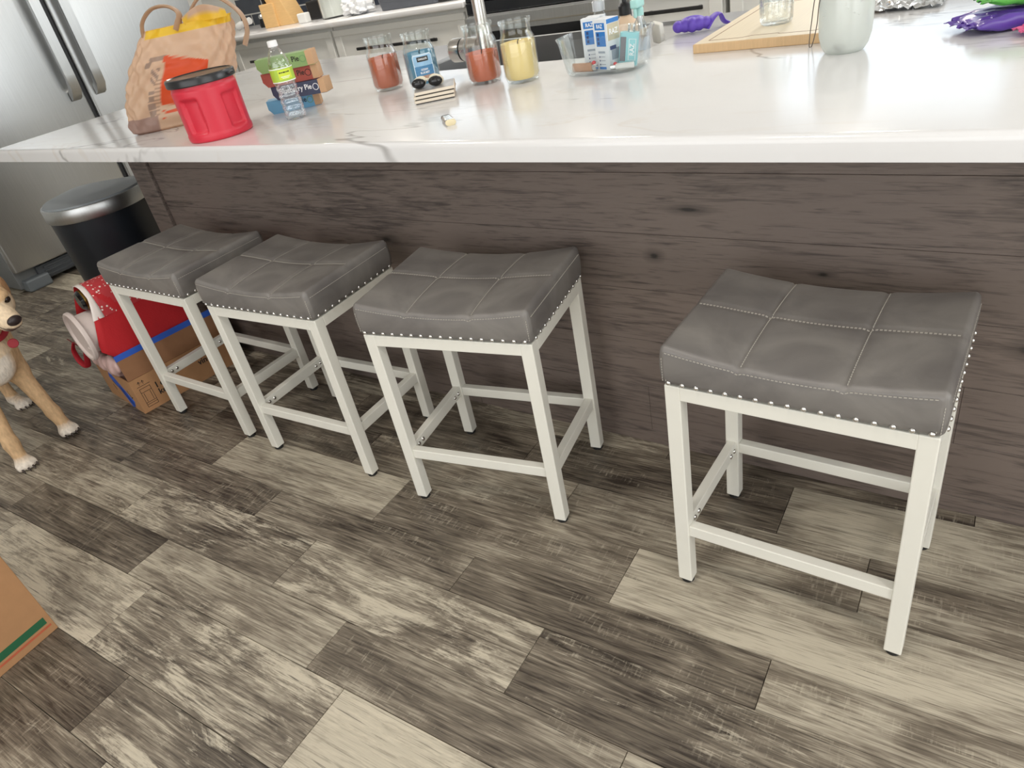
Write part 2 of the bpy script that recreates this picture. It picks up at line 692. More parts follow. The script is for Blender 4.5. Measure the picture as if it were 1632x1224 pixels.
def planked(name, dark, mid, light, along, seam_rot=0.0, rough=0.45, white_scale=1.0, knots=(), fine=150.0, amp=1.0, cracks=0.0, saw=0.0):
    """weathered boards: per-board tone (R), whitewash amount (G) and seed (B) come from the boards' attribute"""
    m, nt, b = nt_new(name)
    N, L = nt.nodes, nt.links
    tc = N.new('ShaderNodeTexCoord')
    at = N.new('ShaderNodeAttribute')
    at.attribute_name = 'Col'
    sep = N.new('ShaderNodeSeparateColor')
    L.new(at.outputs['Color'], sep.inputs[0])
    rot = N.new('ShaderNodeMapping')
    rot.inputs['Rotation'].default_value = (0, 0, seam_rot)
    L.new(tc.outputs['Object'], rot.inputs[0])
    off = N.new('ShaderNodeCombineXYZ')
    sm = N.new('ShaderNodeMath'); sm.operation = 'MULTIPLY'; sm.inputs[1].default_value = 37.0
    L.new(sep.outputs[2], sm.inputs[0])
    for i in range(3): L.new(sm.outputs[0], off.inputs[i])
    add = N.new('ShaderNodeVectorMath'); add.operation = 'ADD'
    L.new(rot.outputs[0], add.inputs[0]); L.new(off.outputs[0], add.inputs[1])
    def nz(sa, sc, detail=5, dist=0.0, rough_=0.6):
        mp = N.new('ShaderNodeMapping')
        s = [sc, sc, sc]
        s['xyz'.index(along)] = sa
        mp.inputs['Scale'].default_value = s
        L.new(add.outputs[0], mp.inputs[0])
        n = N.new('ShaderNodeTexNoise')
        n.inputs['Scale'].default_value = 1.0
        n.inputs['Detail'].default_value = detail
        n.inputs['Roughness'].default_value = rough_
        n.inputs['Distortion'].default_value = dist
        L.new(mp.outputs[0], n.inputs['Vector'])
        return n.outputs['Fac']
    def mapr(x, a, b_, c=0.0, d=1.0):
        r = N.new('ShaderNodeMapRange')
        r.inputs[1].default_value = a; r.inputs[2].default_value = b_
        r.inputs[3].default_value = c; r.inputs[4].default_value = d
        L.new(x, r.inputs[0])
        return r.outputs[0]
    def math_(op, x, y):
        r = N.new('ShaderNodeMath'); r.operation = op
        for i, q in enumerate((x, y)):
            if isinstance(q, (int, float)): r.inputs[i].default_value = q
            else: L.new(q, r.inputs[i])
        return r.outputs[0]
    def mixc(f, a, b_):
        r = N.new('ShaderNodeMix'); r.data_type = 'RGBA'
        for i, q in ((0, f), (6, a), (7, b_)):
            if isinstance(q, tuple): r.inputs[i].default_value = rgba(q)
            elif isinstance(q, (int, float)): r.inputs[i].default_value = q
            else: L.new(q, r.inputs[i])
        return r.outputs[2]
    broad = nz(2.6, 7, 4, 0.9)
    grain = nz(5.0, 60, 4, 1.2)
    finen = nz(9.0, fine, 3, 0.8)
    blot = nz(3.0, 13, 6, 0.8, 0.75)
    scr = nz(10.0, fine * 0.9, 4, 0.3, 0.7)
    tone = math_('ADD', sep.outputs[0], math_('ADD', mapr(broad, 0.3, 0.7, -0.32, 0.32), math_('ADD', mapr(grain, 0.3, 0.7, -0.2 * amp, 0.2 * amp), mapr(finen, 0.3, 0.7, -0.22 * amp, 0.22 * amp))))
    c = mixc(mapr(tone, -0.06, 0.48), dark, mid)
    c = mixc(mapr(tone, 0.44, 1.02), c, light)
    # whitewash left in the grain of some stretches
    thr = math_('SUBTRACT', 0.80, math_('MULTIPLY', sep.outputs[1], 0.36))
    mask = math_('ADD', math_('MULTIPLY', blot, 0.72), math_('MULTIPLY', scr, 0.34))
    d = math_('MULTIPLY', math_('SUBTRACT', mask, thr), 11.0)
    cl = N.new('ShaderNodeClamp')
    L.new(d, cl.inputs[0])
    c = mixc(math_('MULTIPLY', cl.outputs[0], 0.85 * white_scale), c, tuple(min(1, v * 1.18) for v in light))
    if cracks:
        ck = nz(7.0, fine * 1.5, 2, 0.6)
        c = mixc(math_('MULTIPLY', math_('MULTIPLY', mapr(ck, 0.60, 0.68), mapr(broad, 0.35, 0.6)), cracks), c, tuple(v * 0.45 for v in dark))
    if saw:
        sw = nz(170.0, 26.0, 3, 0.2)
        c = mixc(math_('MULTIPLY', math_('MULTIPLY', mapr(sw, 0.54, 0.66), mapr(blot, 0.50, 0.60)), saw), c, tuple(min(1, v * 1.05) for v in light))
    for (kx, ky, kz, kr, sx, sz) in knots:
        vm = N.new('ShaderNodeVectorMath'); vm.operation = 'SUBTRACT'
        vm.inputs[1].default_value = (kx, ky, kz)
        L.new(tc.outputs['Object'], vm.inputs[0])
        vs = N.new('ShaderNodeVectorMath'); vs.operation = 'MULTIPLY'
        vs.inputs[1].default_value = (sx, 0, sz)
        L.new(vm.outputs[0], vs.inputs[0])
        ln = N.new('ShaderNodeVectorMath'); ln.operation = 'LENGTH'
        L.new(vs.outputs[0], ln.inputs[0])
        f = mapr(math_('ADD', ln.outputs['Value'], mapr(finen, 0.3, 0.7, -0.002, 0.002)), kr * 0.5, kr * 1.3, 0.85, 0.0)
        c = mixc(f, c, tuple(v * 0.25 for v in dark))
        f2 = mapr(ln.outputs['Value'], kr * 1.3, kr * 3.5, 0.45, 0.0)
        c = mixc(f2, c, tuple(v * 0.8 for v in dark))
    L.new(c, b.inputs['Base Color'])
    b.inputs['Roughness'].default_value = rough
    bp = N.new('ShaderNodeBump')
    bp.inputs['Strength'].default_value = 0.25
    bp.inputs['Distance'].default_value = 0.0015
    L.new(math_('ADD', finen, grain), bp.inputs['Height'])
    L.new(bp.outputs[0], b.inputs['Normal'])
    return m


# ------------------------------------------------------------------ room shell
X0, X1, Y0, Y1, H = -6.4, 3.1, -3.5, 4.0, 2.6
FR = 0.028           # the boards run a hair off the island's front
floor_m = planked('weathered_plank_vinyl', lin((56, 48, 41)), lin((124, 114, 100)), lin((192, 183, 164)), 'x', -FR, 0.42, fine=230.0, amp=1.15, cracks=0.75, saw=0.36)


def make_floor():
    # board seams (v) and end joints (u), measured on the planks in view
    k = 0.9513
    ox, oy = 0.9148 - 0.9543 * k, -1.1899 + 1.3648 * k
    seams = [-1.27, -1.112, -0.906, -0.764, -0.585, -0.463, -0.281, -0.118, 0.06]
    pat = [0.17, 0.14, 0.19, 0.13, 0.18, 0.16, 0.2]
    lo = list(seams)
    i = 0
    while lo[0] > -3.9: lo.insert(0, lo[0] - pat[i % 7]); i += 1
    while lo[-1] < 4.6: lo.append(lo[-1] + pat[i % 7]); i += 1
    joint = {0.06: 0.62 - .35, -0.118: 0.62, -0.281: 0.828, -0.463: 0.332, -0.585: -0.048, -0.764: 0.228, -0.906: -0.235, -1.112: -0.11, -1.27: -0.645}
    tones = {  # (row, number of the board from the measured joint): tone, whitewash
        (-0.118, 0): (.8, .45), (-0.118, -1): (.22, .2), (-0.118, -2): (.3, .2),
        (-0.281, 0): (.48, .4), (-0.281, -1): (.5, .45), (-0.281, -2): (.4, .5), (-0.281, -3): (.25, .3),
        (-0.463, 0): (.84, .5), (-0.463, -1): (.45, .45), (-0.463, -2): (.68, .35), (-0.463, -3): (.22, .15),
        (-0.463, 1): (.75, .5),
        (-0.585, 0): (.25, .35), (-0.585, 1): (.6, .55), (-0.585, -1): (.4, .45), (-0.585, -2): (.25, .3), (-0.585, -3): (.3, .4),
        (-0.764, 0): (.3, .6), (-0.764, -1): (.55, .75), (-0.764, -2): (.35, .75), (-0.764, -3): (.5, .65), (-0.764, 1): (.55, .65),
        (-0.906, 0): (.42, .4), (-0.906, 1): (.65, .75), (-0.906, -1): (.6, .65), (-0.906, -2): (.25, .25), (-0.906, -3): (.45, .4),
        (-1.112, 0): (1.0, .7), (-1.112, 1): (.6, .6), (-1.112, -1): (.35, .8), (-1.112, -2): (.62, .85),
        (-1.27, 0): (.42, .75), (-1.27, -1): (.3, .3), (-1.27, 1): (.6, .8)}
    rnd = random.Random(7)
    bm = B()
    lay = bm.verts.layers.float_color.new('Col')
    ca, sa = math.cos(FR), math.sin(FR)
    g = 0.0012
    LEN = 0.747
    def put(u0, u1, v0, v1, tone, wh):
        seed = rnd.random()
        def P(u, v, z):
            x, y = u * k + ox, v * k + oy
            return (x * ca - (y) * sa, x * sa + y * ca, z)
        vs = []
        for (u, v, z) in ((u0, v0, -0.004), (u1, v0, -0.004), (u1, v1, -0.004), (u0, v1, -0.004),
                          (u0 + g, v0 + g, 0), (u1 - g, v0 + g, 0), (u1 - g, v1 - g, 0), (u0 + g, v1 - g, 0)):
            w = bm.verts.new(P(u, v, z))
            w[lay] = (tone, wh, seed, 1)
            vs.append(w)
        for f in ((4, 5, 6, 7), (0, 1, 5, 4), (1, 2, 6, 5), (2, 3, 7, 6), (3, 0, 4, 7)):
            bm.faces.new([vs[q] for q in f])
    for r in range(len(lo) - 1):
        v0, v1 = lo[r], lo[r + 1]
        key = next((q for q in joint if abs(q - v0) < 1e-6), None)
        j0 = joint[key] if key is not None else rnd.uniform(-0.37, 0.37)
        n0 = int((-6.9 - j0) // LEN)
        n1 = int((3.5 - j0) // LEN) + 1
        for n in range(n0, n1):
            t = tones.get((key, n)) if key is not None else None
            if t is None: t = (rnd.choice([.25, .35, .45, .6, .75]), rnd.choice([.3, .45, .6, .75]))
            if key == -0.463 and n == 1: continue      # one long board in view here
            put(j0 + n * LEN, j0 + (n + (2 if key == -0.463 and n == 0 else 1)) * LEN, v0, v1, *t)
    return struct('floor', bm, floor_m)


make_floor()
sub = struct('floor_slab', box(X0 - .2, X1 + .2, Y0 - .2, Y1 + .2, -0.12, -0.0045), mat('seam_dark', (0.03, 0.027, 0.024), 0.8))
struct('ceiling', box(X0 - .1, X1 + .1, Y0 - .1, Y1 + .1, H, H + .1), ceil_m)


def wall_with_holes(name, axis, pos, thick, a0, a1, holes):
    """wall in plane axis = pos, running a0..a1, holes (b0,b1,z0,z1)"""
    bm = B()
    def bx(b0, b1, z0, z1):
        if b1 - b0 < 1e-4 or z1 - z0 < 1e-4: return
        if axis == 'y': add_box(bm, b0, b1, pos, pos + thick, z0, z1)
        else: add_box(bm, pos, pos + thick, b0, b1, z0, z1)
    cur = a0
    for b0, b1, z0, z1 in sorted(holes):
        bx(cur, b0, 0, H)
        bx(b0, b1, 0, z0)
        bx(b0, b1, z1, H)
        cur = b1
    bx(cur, a1, 0, H)
    return struct(name, bm, white_wall)


WB1, WB2 = (-0.55, 0.85, 1.25, 2.4), (-3.85, -2.55, 1.4, 2.45)
WR = (-2.55, 0.15, 0.1, 2.4)
WR2 = (1.8, 3.7, 1.0, 2.3)
WF = (-1.95, 2.3, 0.5, 2.4)
wall_with_holes('wall_back', 'y', Y1, 0.12, X0, X1, [WB1, WB2])
wall_with_holes('wall_right', 'x', X1, 0.12, Y0 - .12, Y1 + .12, [WR, WR2])
wall_with_holes('wall_front', 'y', Y0 - 0.12, 0.12, X0, X1, [WF])
struct('wall_left', box(X0 - .12, X0, Y0 - .12, Y1 + .12, 0, H), white_wall)
struct('wall_fridge', box(-4.62, -4.5, Y0, 2.12, 0, H), white_wall)
pane_m = glass_thin('window_pane', (0.98, 0.99, 0.99), 0.6, 0.0, 0.03)
frame_w = mat('window_frame_white', (0.8, 0.8, 0.79), 0.5, var=0.01)


def window(name, axis, pos, hole, mull=1):
    b0, b1, z0, z1 = hole
    bm = B()
    t = 0.045
    def bx(p0, p1, q0, q1, d0=0.02, d1=0.1):
        if axis == 'y': add_box(bm, p0, p1, pos + d0, pos + d1, q0, q1)
        else: add_box(bm, pos + d0, pos + d1, p0, p1, q0, q1)
    bx(b0, b1, z0, z0 + t); bx(b0, b1, z1 - t, z1)
    bx(b0, b0 + t, z0 + t, z1 - t); bx(b1 - t, b1, z0 + t, z1 - t)
    for i in range(1, mull + 1):
        c = b0 + (b1 - b0) * i / (mull + 1)
        bx(c - t / 2, c + t / 2, z0 + t, z1 - t)
    w = struct(name, bm, frame_w)
    p = B()
    if axis == 'y': add_box(p, b0 + t, b1 - t, pos + 0.055, pos + 0.061, z0 + t, z1 - t)
    else: add_box(p, pos + 0.055, pos + 0.061, b0 + t, b1 - t, z0 + t, z1 - t)
    obj('pane', p, pane_m, w)


window('window_1', 'y', Y1, WB1)
window('window_2', 'y', Y1, WB2)
window('window_3', 'x', X1, WR)
window('window_5_added', 'x', X1, WR2)  # unseen window added so the refrigerator mirrors something bright
window('window_4', 'y', Y0 - .12, WF, 3)

# dark tiled splashback along the back wall
def splash():
    m, nt, b = nt_new('navy_subway_tile')
    N, L = nt.nodes, nt.links
    tc = N.new('ShaderNodeTexCoord')
    mp = N.new('ShaderNodeMapping')
    mp.inputs['Rotation'].default_value = (R(-90), 0, 0)
    L.new(tc.outputs['Object'], mp.inputs[0])
    br = N.new('ShaderNodeTexBrick')
    br.inputs['Color1'].default_value = rgba(lin((52, 58, 70)))
    br.inputs['Color2'].default_value = rgba(lin((60, 66, 78)))
    br.inputs['Mortar'].default_value = rgba(lin((188, 188, 186)))
    br.inputs['Scale'].default_value = 1.0
    br.inputs['Mortar Size'].default_value = 0.006
    br.inputs['Brick Width'].default_value = 0.42
    br.inputs['Row Height'].default_value = 0.145
    L.new(mp.outputs[0], br.inputs['Vector'])
    L.new(br.outputs['Color'], b.inputs['Base Color'])
    b.inputs['Roughness'].default_value = 0.2
    return struct('trim_1', box(-5.85, 1.4, 3.985, 3.9995, 0.915, 1.36), m)


splash()

# ------------------------------------------------------------------ island
PY = 0.226                 # face of the island's planked front
XL, XR_ = -2.405, 2.35     # worktop ends
ZB, ZT = 0.870, 0.914
YB = 1.335
panel_m = planked('stained_shiplap', lin((34, 30, 28)), lin((62, 54, 51)), lin((112, 100, 93)), 'x', 0, 0.5, 0.25,
                  knots=((0.246, PY, 0.573, 0.010, 1.0, 1.5), (0.995, PY, 0.437, 0.013, .7, 1.5), (0.62, PY, 0.56, 0.006, .6, 1.6), (-0.62, PY, 0.56, 0.011, .6, 1.5), (0.335, PY, 0.69, 0.009, .45, 1.8), (-0.12, PY, 0.40, 0.012, .5, 1.6)), fine=130, amp=1.5, cracks=0.5)


def make_island():
    isl = thing('kitchen_island', 'dark stained wood planked kitchen island base behind the four stools', 'kitchen island', (0, 0, 0))
    bm = B()
    lay = bm.verts.layers.float_color.new('Col')
    rnd = random.Random(11)
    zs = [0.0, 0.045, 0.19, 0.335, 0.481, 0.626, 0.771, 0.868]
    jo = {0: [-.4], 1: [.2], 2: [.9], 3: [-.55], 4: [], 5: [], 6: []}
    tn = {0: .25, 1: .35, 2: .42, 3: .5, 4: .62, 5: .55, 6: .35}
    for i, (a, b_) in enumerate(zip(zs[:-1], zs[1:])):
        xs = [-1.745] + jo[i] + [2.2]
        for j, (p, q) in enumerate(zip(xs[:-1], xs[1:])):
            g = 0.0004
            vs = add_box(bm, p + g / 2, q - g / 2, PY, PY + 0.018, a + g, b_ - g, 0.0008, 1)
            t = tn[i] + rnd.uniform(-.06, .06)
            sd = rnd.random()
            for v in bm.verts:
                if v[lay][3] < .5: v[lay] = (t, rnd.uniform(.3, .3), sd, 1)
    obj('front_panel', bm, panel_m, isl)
    bm = box(-1.862, -1.748, PY - 0.012, PY + 0.018, 0, 0.868, 0.002)
    o = obj('corner_board', bm, panel_m, isl)
    set_col(o, lambda c: (1.0, .3, .37))
    obj('carcass', box(-1.858, 2.195, PY + 0.02, 0.70, 0.0, 0.868), mat('carcass_dark', lin((60, 52, 48)), 0.7), isl)
    obj('aisle_carcass', box(-1.858, -0.95, 0.70, 1.28, 0.0, 0.868), cab_m, isl)
    obj('aisle_carcass', box(0.05, 2.195, 0.70, 1.28, 0.0, 0.868), cab_m, isl)
    return isl


make_island()

SX0, SX1, SY = -0.90, 0.005, 0.772   # farmhouse sink cut-out


def make_worktop():
    rd = 0.012
    poly = [(XL, 0.0), (XR_, 0.0), (XR_, YB), (SX1, YB), (SX1, SY), (SX0, SY), (SX0, YB), (XL, YB)]
    bm = B()
    a = [bm.verts.new((x, y, ZB)) for x, y in poly]
    b_ = [bm.verts.new((x, y, ZT)) for x, y in poly]
    n = len(poly)
    bm.faces.new(a[::-1])
    bm.faces.new(b_)
    for i in range(n):
        bm.faces.new([a[i], a[(i + 1) % n], b_[(i + 1) % n], b_[i]])
    es = [e for e in bm.edges if all(v.co.z > ZT - 1e-4 for v in e.verts) and e.calc_length() > 0.2]
    bmesh.ops.bevel(bm, geom=es, offset=0.014, segments=4, profile=0.55, affect='EDGES')
    o = obj('worktop', bm, marble_m, None, 30)
    tag(o, 'long white marble worktop with faint grey veins on the island', 'countertop')


make_worktop()


def make_sink():
    t = thing('farmhouse_sink', 'stainless steel apron sink set into the far side of the island', 'sink', (0, 0, 0.9))
    x0, x1, y0, y1 = SX0 + .003, SX1 - .003, SY + .003, YB + 0.02
    zb, zt = -0.25, 0.006
    w = 0.016
    bm = B()
    add_box(bm, x0, x1, y0, y1, zb, zb + .01)
    add_box(bm, x0, x0 + w, y0, y1, zb, zt)
    add_box(bm, x1 - w, x1, y0, y1, zb, zt)
    add_box(bm, x0 + w, x1 - w, y0, y0 + w, zb, zt)
    add_box(bm, x0 + w, x1 - w, y1 - w * 1.5, y1, zb, zt)
    obj('basin', bm, sink_m, t)
    obj('ledge', box(x1 - w - 0.2, x1 - w, y0 + w, y1 - w * 1.5, -0.012, -0.004, 0.002), sink_m, t)
    obj('drain', lathe([(0, 0), (.045, 0), (.045, .006), (.03, .004), (0, .002)], 24, Matrix.Translation((-.5, 1.05, zb + .01))), chrome_m, t, 30)


make_sink()


def make_faucet():
    fx, fy = -0.49, 0.725
    t = thing('kitchen_faucet', 'brushed nickel faucet rising behind the orange candle', 'faucet', (fx, fy, ZT))
    obj('base', lathe([(0, 0), (.031, 0), (.031, .006), (.026, .012), (.0245, .1), (.0225, .125), (.015, .14), (0, .14)], 32), nickel_m, t, 30)
    h = [(0, 0, .13), (0, 0, .42)]
    arc = [(0, .1 - .1 * math.cos(a), .42 + .1 * math.sin(a)) for a in np.linspace(0.1, PI, 14)]
    obj('spout', tube(h + arc + [(0, .2, .36), (0, .2, .33)], .019, 22), nickel_m, t, 40)
    M = Matrix.Translation((-.02, 0, .066)) @ Matrix.Rotation(R(-90), 4, 'Y')
    v = obj('valve', lathe([(0, 0), (.033, 0), (.033, .062), (.0, .062)], 32, M), nickel_m, t, 30)
    obj('seal_ring', lathe([(.0, .062), (.032, .062), (.032, .0675), (0, .0675)], 32, M), black_m, v, 30)
    obj('handle', lathe([(0, .0675), (.0335, .0675), (.0345, .072), (.0345, .102), (.030, .109), (0, .109)], 32, M), nickel_m, t, 30)


# ------------------------------------------------------------------ stools
SW, SD, SH, LT = 0.4413, 0.3233, 0.530, 0.0303


def seat_z(x, y):
    """top of the upholstered seat, saddle dip across the width and three shallow seams"""
    u, v = x / (SW / 2), y / (SD / 2)
    z = SH + 0.071 + 0.012 * (u * u) - 0.010 * max(0, 1 - u * u) + 0.010 * (1 - abs(v) ** 2.5) * (1 - abs(u) ** 4)
    for s in (-1 / 3, 1 / 3):
        z -= 0.0045 * math.exp(-((x - s * SW * .565) / 0.006) ** 2)
    z -= 0.004 * math.exp(-((y - 0.005) / 0.006) ** 2)
    return z


def make_stool():
    t = thing('saddle_stool', '', 'stool', (0, 0, 0))
    base = SH + 0.001
    Hc = 0.072
    W_, D_ = SW + .006, SD + .006
    def fn(u, v, w, p):
        z = p.z
        f = (w + 1) / 2
        zt = seat_z(p.x, p.y) - SH
        zz = (z + Hc / 2) / Hc * zt
        bul = 0.0035 * math.sin(PI * min(1, f)) 
        x = p.x + (math.copysign(bul, u) if abs(u) > .999 else 0)
        y = p.y + (math.copysign(bul, v) if abs(v) > .999 else 0)
        return Vector((x, y, base + zz))
    cu = obj('cushion', rbox(W_, D_, Hc, 0.010, 96, 72, 12, fn), leather_m, t, True)
    # stitching: rows of short thread dashes that follow the leather
    bm = B()
    def dash(a, b_):
        a, b_ = Vector(a), Vector(b_)
        m_ = (a + b_) / 2
        d = (b_ - a)
        L_ = d.length
        d.normalize()
        M = Matrix.Translation(m_) @ d.to_track_quat('X', 'Z').to_matrix().to_4x4()
        add_box(bm, -L_ / 2, L_ / 2, -0.0007, 0.0007, -0.0006, 0.0006, 0, 1, M)
    def row(fn_, n, duty=.62):
        for i in range(n):
            dash(fn_(i / n), fn_((i + duty) / n))
    top = lambda x, y: Vector((x, y, seat_z(x, y) + .0021))
    e = .488
    for off in (-.0012, .0012):
        row(lambda s: top((s - .5) * 2 * e * SW, 0.005 + off), 66)
    for s_ in (-1 / 3, 1 / 3):
        for off in (.0032,):
            row(lambda q: top(s_ * SW * .565 + off, (q - .5) * 2 * .484 * SD), 52)
    zf = lambda x: SH + (seat_z(x, -SD * .46) - SH) * .93
    for sy in (-1, 1):
        row(lambda q: Vector(((q - .5) * .96 * SW, sy * (D_ / 2 + .0034), zf((q - .5) * .96 * SW) - .003)), 64)
    for sx in (-1, 1):
        row(lambda q: Vector((sx * (W_ / 2 + .0030), (q - .5) * .95 * SD, SH + .064)), 46)
        for sy in (-1, 1):
            for off in (-.004, .006):
                row(lambda q: Vector((sx * (W_ / 2 - .0105 - off * .6 + .004), sy * (D_ / 2 + .0022 - abs(off) * .15), SH + .012 + q * .05)), 9)
    obj('stitching', bm, thread_m, cu)
    # nail heads along the lower edge
    dome = [(.0046, 0), (.0046, .0008), (.004, .002), (.0024, .0031), (0, .0036)]
    def nail(M):
        obj('nail_head', lathe(dome, 12, M), chrome_m, cu, True)
    n = 17
    for i in range(n):
        x = -SW / 2 + .012 + (SW - .024) * i / (n - 1)
        for sy in (-1, 1):
            nail(Matrix.Translation((x, sy * (D_ / 2 + .0022), SH + .0095)) @ Matrix.Rotation(R(90 * -sy), 4, 'X'))
    n = 12
    for i in range(n):
        y = -SD / 2 + .016 + (SD - .032) * i / (n - 1)
        for sx in (-1, 1):
            nail(Matrix.Translation((sx * (W_ / 2 + .0022), y, SH + .0095)) @ Matrix.Rotation(R(90 * sx), 4, 'Y'))
    # frame
    zf_ = 0.011
    w2, d2 = SW / 2, SD / 2
    for sx in (-1, 1):
        for sy in (-1, 1):
            xa, xb = sorted((sx * w2, sx * (w2 - LT)))
            ya, yb = sorted((sy * d2, sy * (d2 - LT)))
            lg = obj('leg', box(xa, xb, ya, yb, zf_, SH, .0022), frame_m, t)
            f = obj('foot_pad', lathe([(0, 0), (.0125, 0), (.0138, .002), (.0138, .0115), (0, .0115)], 18, Matrix.Translation(((xa + xb) / 2, (ya + yb) / 2, 0.0))), rubber_m, lg, 30)
            f['label'] = 'black rubber foot'
    for sy in (-1, 1):
        ya, yb = sorted((sy * d2, sy * (d2 - LT)))
        obj('top_rail', box(-w2 + LT - .001, w2 - LT + .001, ya, yb, SH - LT, SH - .0004, .0015), frame_m, t)
        yc = sy * (d2 - LT * .5)
        obj('stretcher', box(-w2 + LT - .001, w2 - LT + .001, yc - .0105, yc + .0105, .148, .176, .0018), frame_m, t)
    for sx in (-1, 1):
        xa, xb = sorted((sx * w2, sx * (w2 - LT)))
        obj('top_rail', box(xa, xb, -d2 + LT - .001, d2 - LT + .001, SH - LT, SH - .0004, .0015), frame_m, t)
        xc = sx * (w2 - LT * .5)
        st = obj('stretcher', box(xc - .0105, xc + .0105, -d2 + LT - .001, d2 - LT + .001, .150, .182, .0018), frame_m, t)
        for sy in (-1, 1):
            for k in (0, 1):
                M = Matrix.Translation((xc - sx * .0105, sy * (d2 - LT - .014 - .021 * k), .166)) @ Matrix.Rotation(R(-90 * sx), 4, 'Y')
                obj('bolt', lathe([(.0062, 0), (.0062, .001), (.005, .0028), (.0026, .0038), (0, .004)], 14, M), chrome_m, st, True)
    return t


stool = make_stool()
GS = 'cream framed saddle stools along the island'
poses = [(-1.2876, -0.2110, -0.0074, 'farthest grey saddle stool, standing over the cardboard box with the red tote'),
         (-0.7193, -0.2141, 0.0420, 'second grey saddle stool, its seat overlapping the stool over the box'),
         (-0.0903, -0.1859, 0.1657, 'grey saddle stool turned slightly askew, third along the island from the dog'),
         (0.6686, -0.2093, -0.0242, 'grey saddle stool standing apart from the other three, nearest the viewer')]
for i, (x, y, th, lab) in enumerate(poses):
    cx = x - math.sin(th) * SD / 2
    cy = y + math.cos(th) * SD / 2
    if i == 0:
        stool.location = (cx, cy, 0)
        stool.rotation_euler = (0, 0, th)
        stool['label'] = lab
        stool['group'] = GS
    else:
        dup(stool, (cx, cy, 0), th, lab, GS)

make_faucet()

# ------------------------------------------------------------------ far kitchen run
CB = 3.114                       # face of the back cabinets


def cabinet(x0, x1, label, bar=True, drawers=1):
    t = thing('base_cabinet', label, 'cabinet', ((x0 + x1) / 2, CB, 0), 0, None)
    w = x1 - x0
    obj('body', box(-w / 2 + .002, w / 2 - .002, 0.021, Y1 - CB - .03, 0.0, .872), cab_m, t)
    zs = [(.60, .85), (.12, .585)]
    for i, (za, zb) in enumerate(zs):
        bm = box(-w / 2 + .012, w / 2 - .012, 0, .02, za, zb, .003)
        nm = 'drawer' if i == 0 else 'door'
        f = obj(nm, bm, cab_m, t)
        # raised frame round the panel
        b2 = B()
        a, e = -w / 2 + .014, w / 2 - .014
        for q in ((a, e, zb - .045, zb - .002), (a, e, za + .002, za + .045), (a, a + .07, za + .046, zb - .046), (e - .07, e, za + .046, zb - .046)):
            add_box(b2, q[0], q[1], -.008, 0.0005, q[2], q[3], .002, 1)
        obj('panel_frame', b2, cab_m, f)
        if i == 0:
            hb = B()
            hw = min(.4, w * .31)
            add_box(hb, -hw, hw, -.05, -.034, .697, .718, .004)
            for s in (-1, 1): add_box(hb, s * hw * .85 - .008, s * hw * .85 + .008, -.036, 0.0, .70, .715)
            h = obj('bar_handle', hb, black_m, f)
            h['label'] = 'black bar pull'
    return t


cabinet(-6.0, -4.98, 'white base cabinet at the dark tiled end of the back wall')
cabinet(-4.97, -3.69, 'white drawer cabinet with black bar pull, below the wooden knife block')
cabinet(-3.68, -2.36, 'white drawer cabinet with black bar pull, next to the stainless range')
cabinet(-1.15, -0.58, 'white cabinet with a short black bar pull, seen beyond the sink')
cabinet(-0.56, 0.9, 'plain white cabinet beyond the mason jar and cutting board')


def back_top(x0, x1, label):
    bm = box(x0, x1, CB - .03, Y1 - .002, .874, .914, .008, 3)
    tag(obj('back_worktop', bm, marble_m, None, 30), label, 'countertop')


back_top(-6.0, -2.345, 'white back counter holding the knife block and dark pan')
back_top(-1.16, 0.92, 'white back counter right of the stainless range')


def make_range():
    x0, x1 = -2.33, -1.17
    t = thing('kitchen_range', 'stainless steel range with black glass control panel and oven window', 'range', ((x0 + x1) / 2, CB, 0))
    w = (x1 - x0) / 2
    dark = mat('range_black_glass', (0.01, 0.011, 0.014), 0.08, var=0.05)
    obj('body', box(-w, w, .03, Y1 - CB - .03, 0.0, .895), steel_dark, t)
    obj('cooktop', box(-w, w, -.02, Y1 - CB - .03, .896, .922, .006), dark, t)
    obj('control_panel', box(-w + .005, w - .005, -.03, .03, .825, .895, .004), dark, t)
    d = obj('oven_door', box(-w + .005, w - .005, -.035, .03, .34, .82, .008), steel_m, t)
    obj('door_band', box(-w + .006, w - .006, -.062, -.034, .745, .815, .008), steel_m, d)
    obj('oven_window', box(-w + .14, w - .14, -.0375, -.03, .44, .715, .003), dark, d)
    obj('warming_drawer', box(-w + .005, w - .005, -.033, .03, .08, .33, .006), steel_m, t)
    return t


make_range()


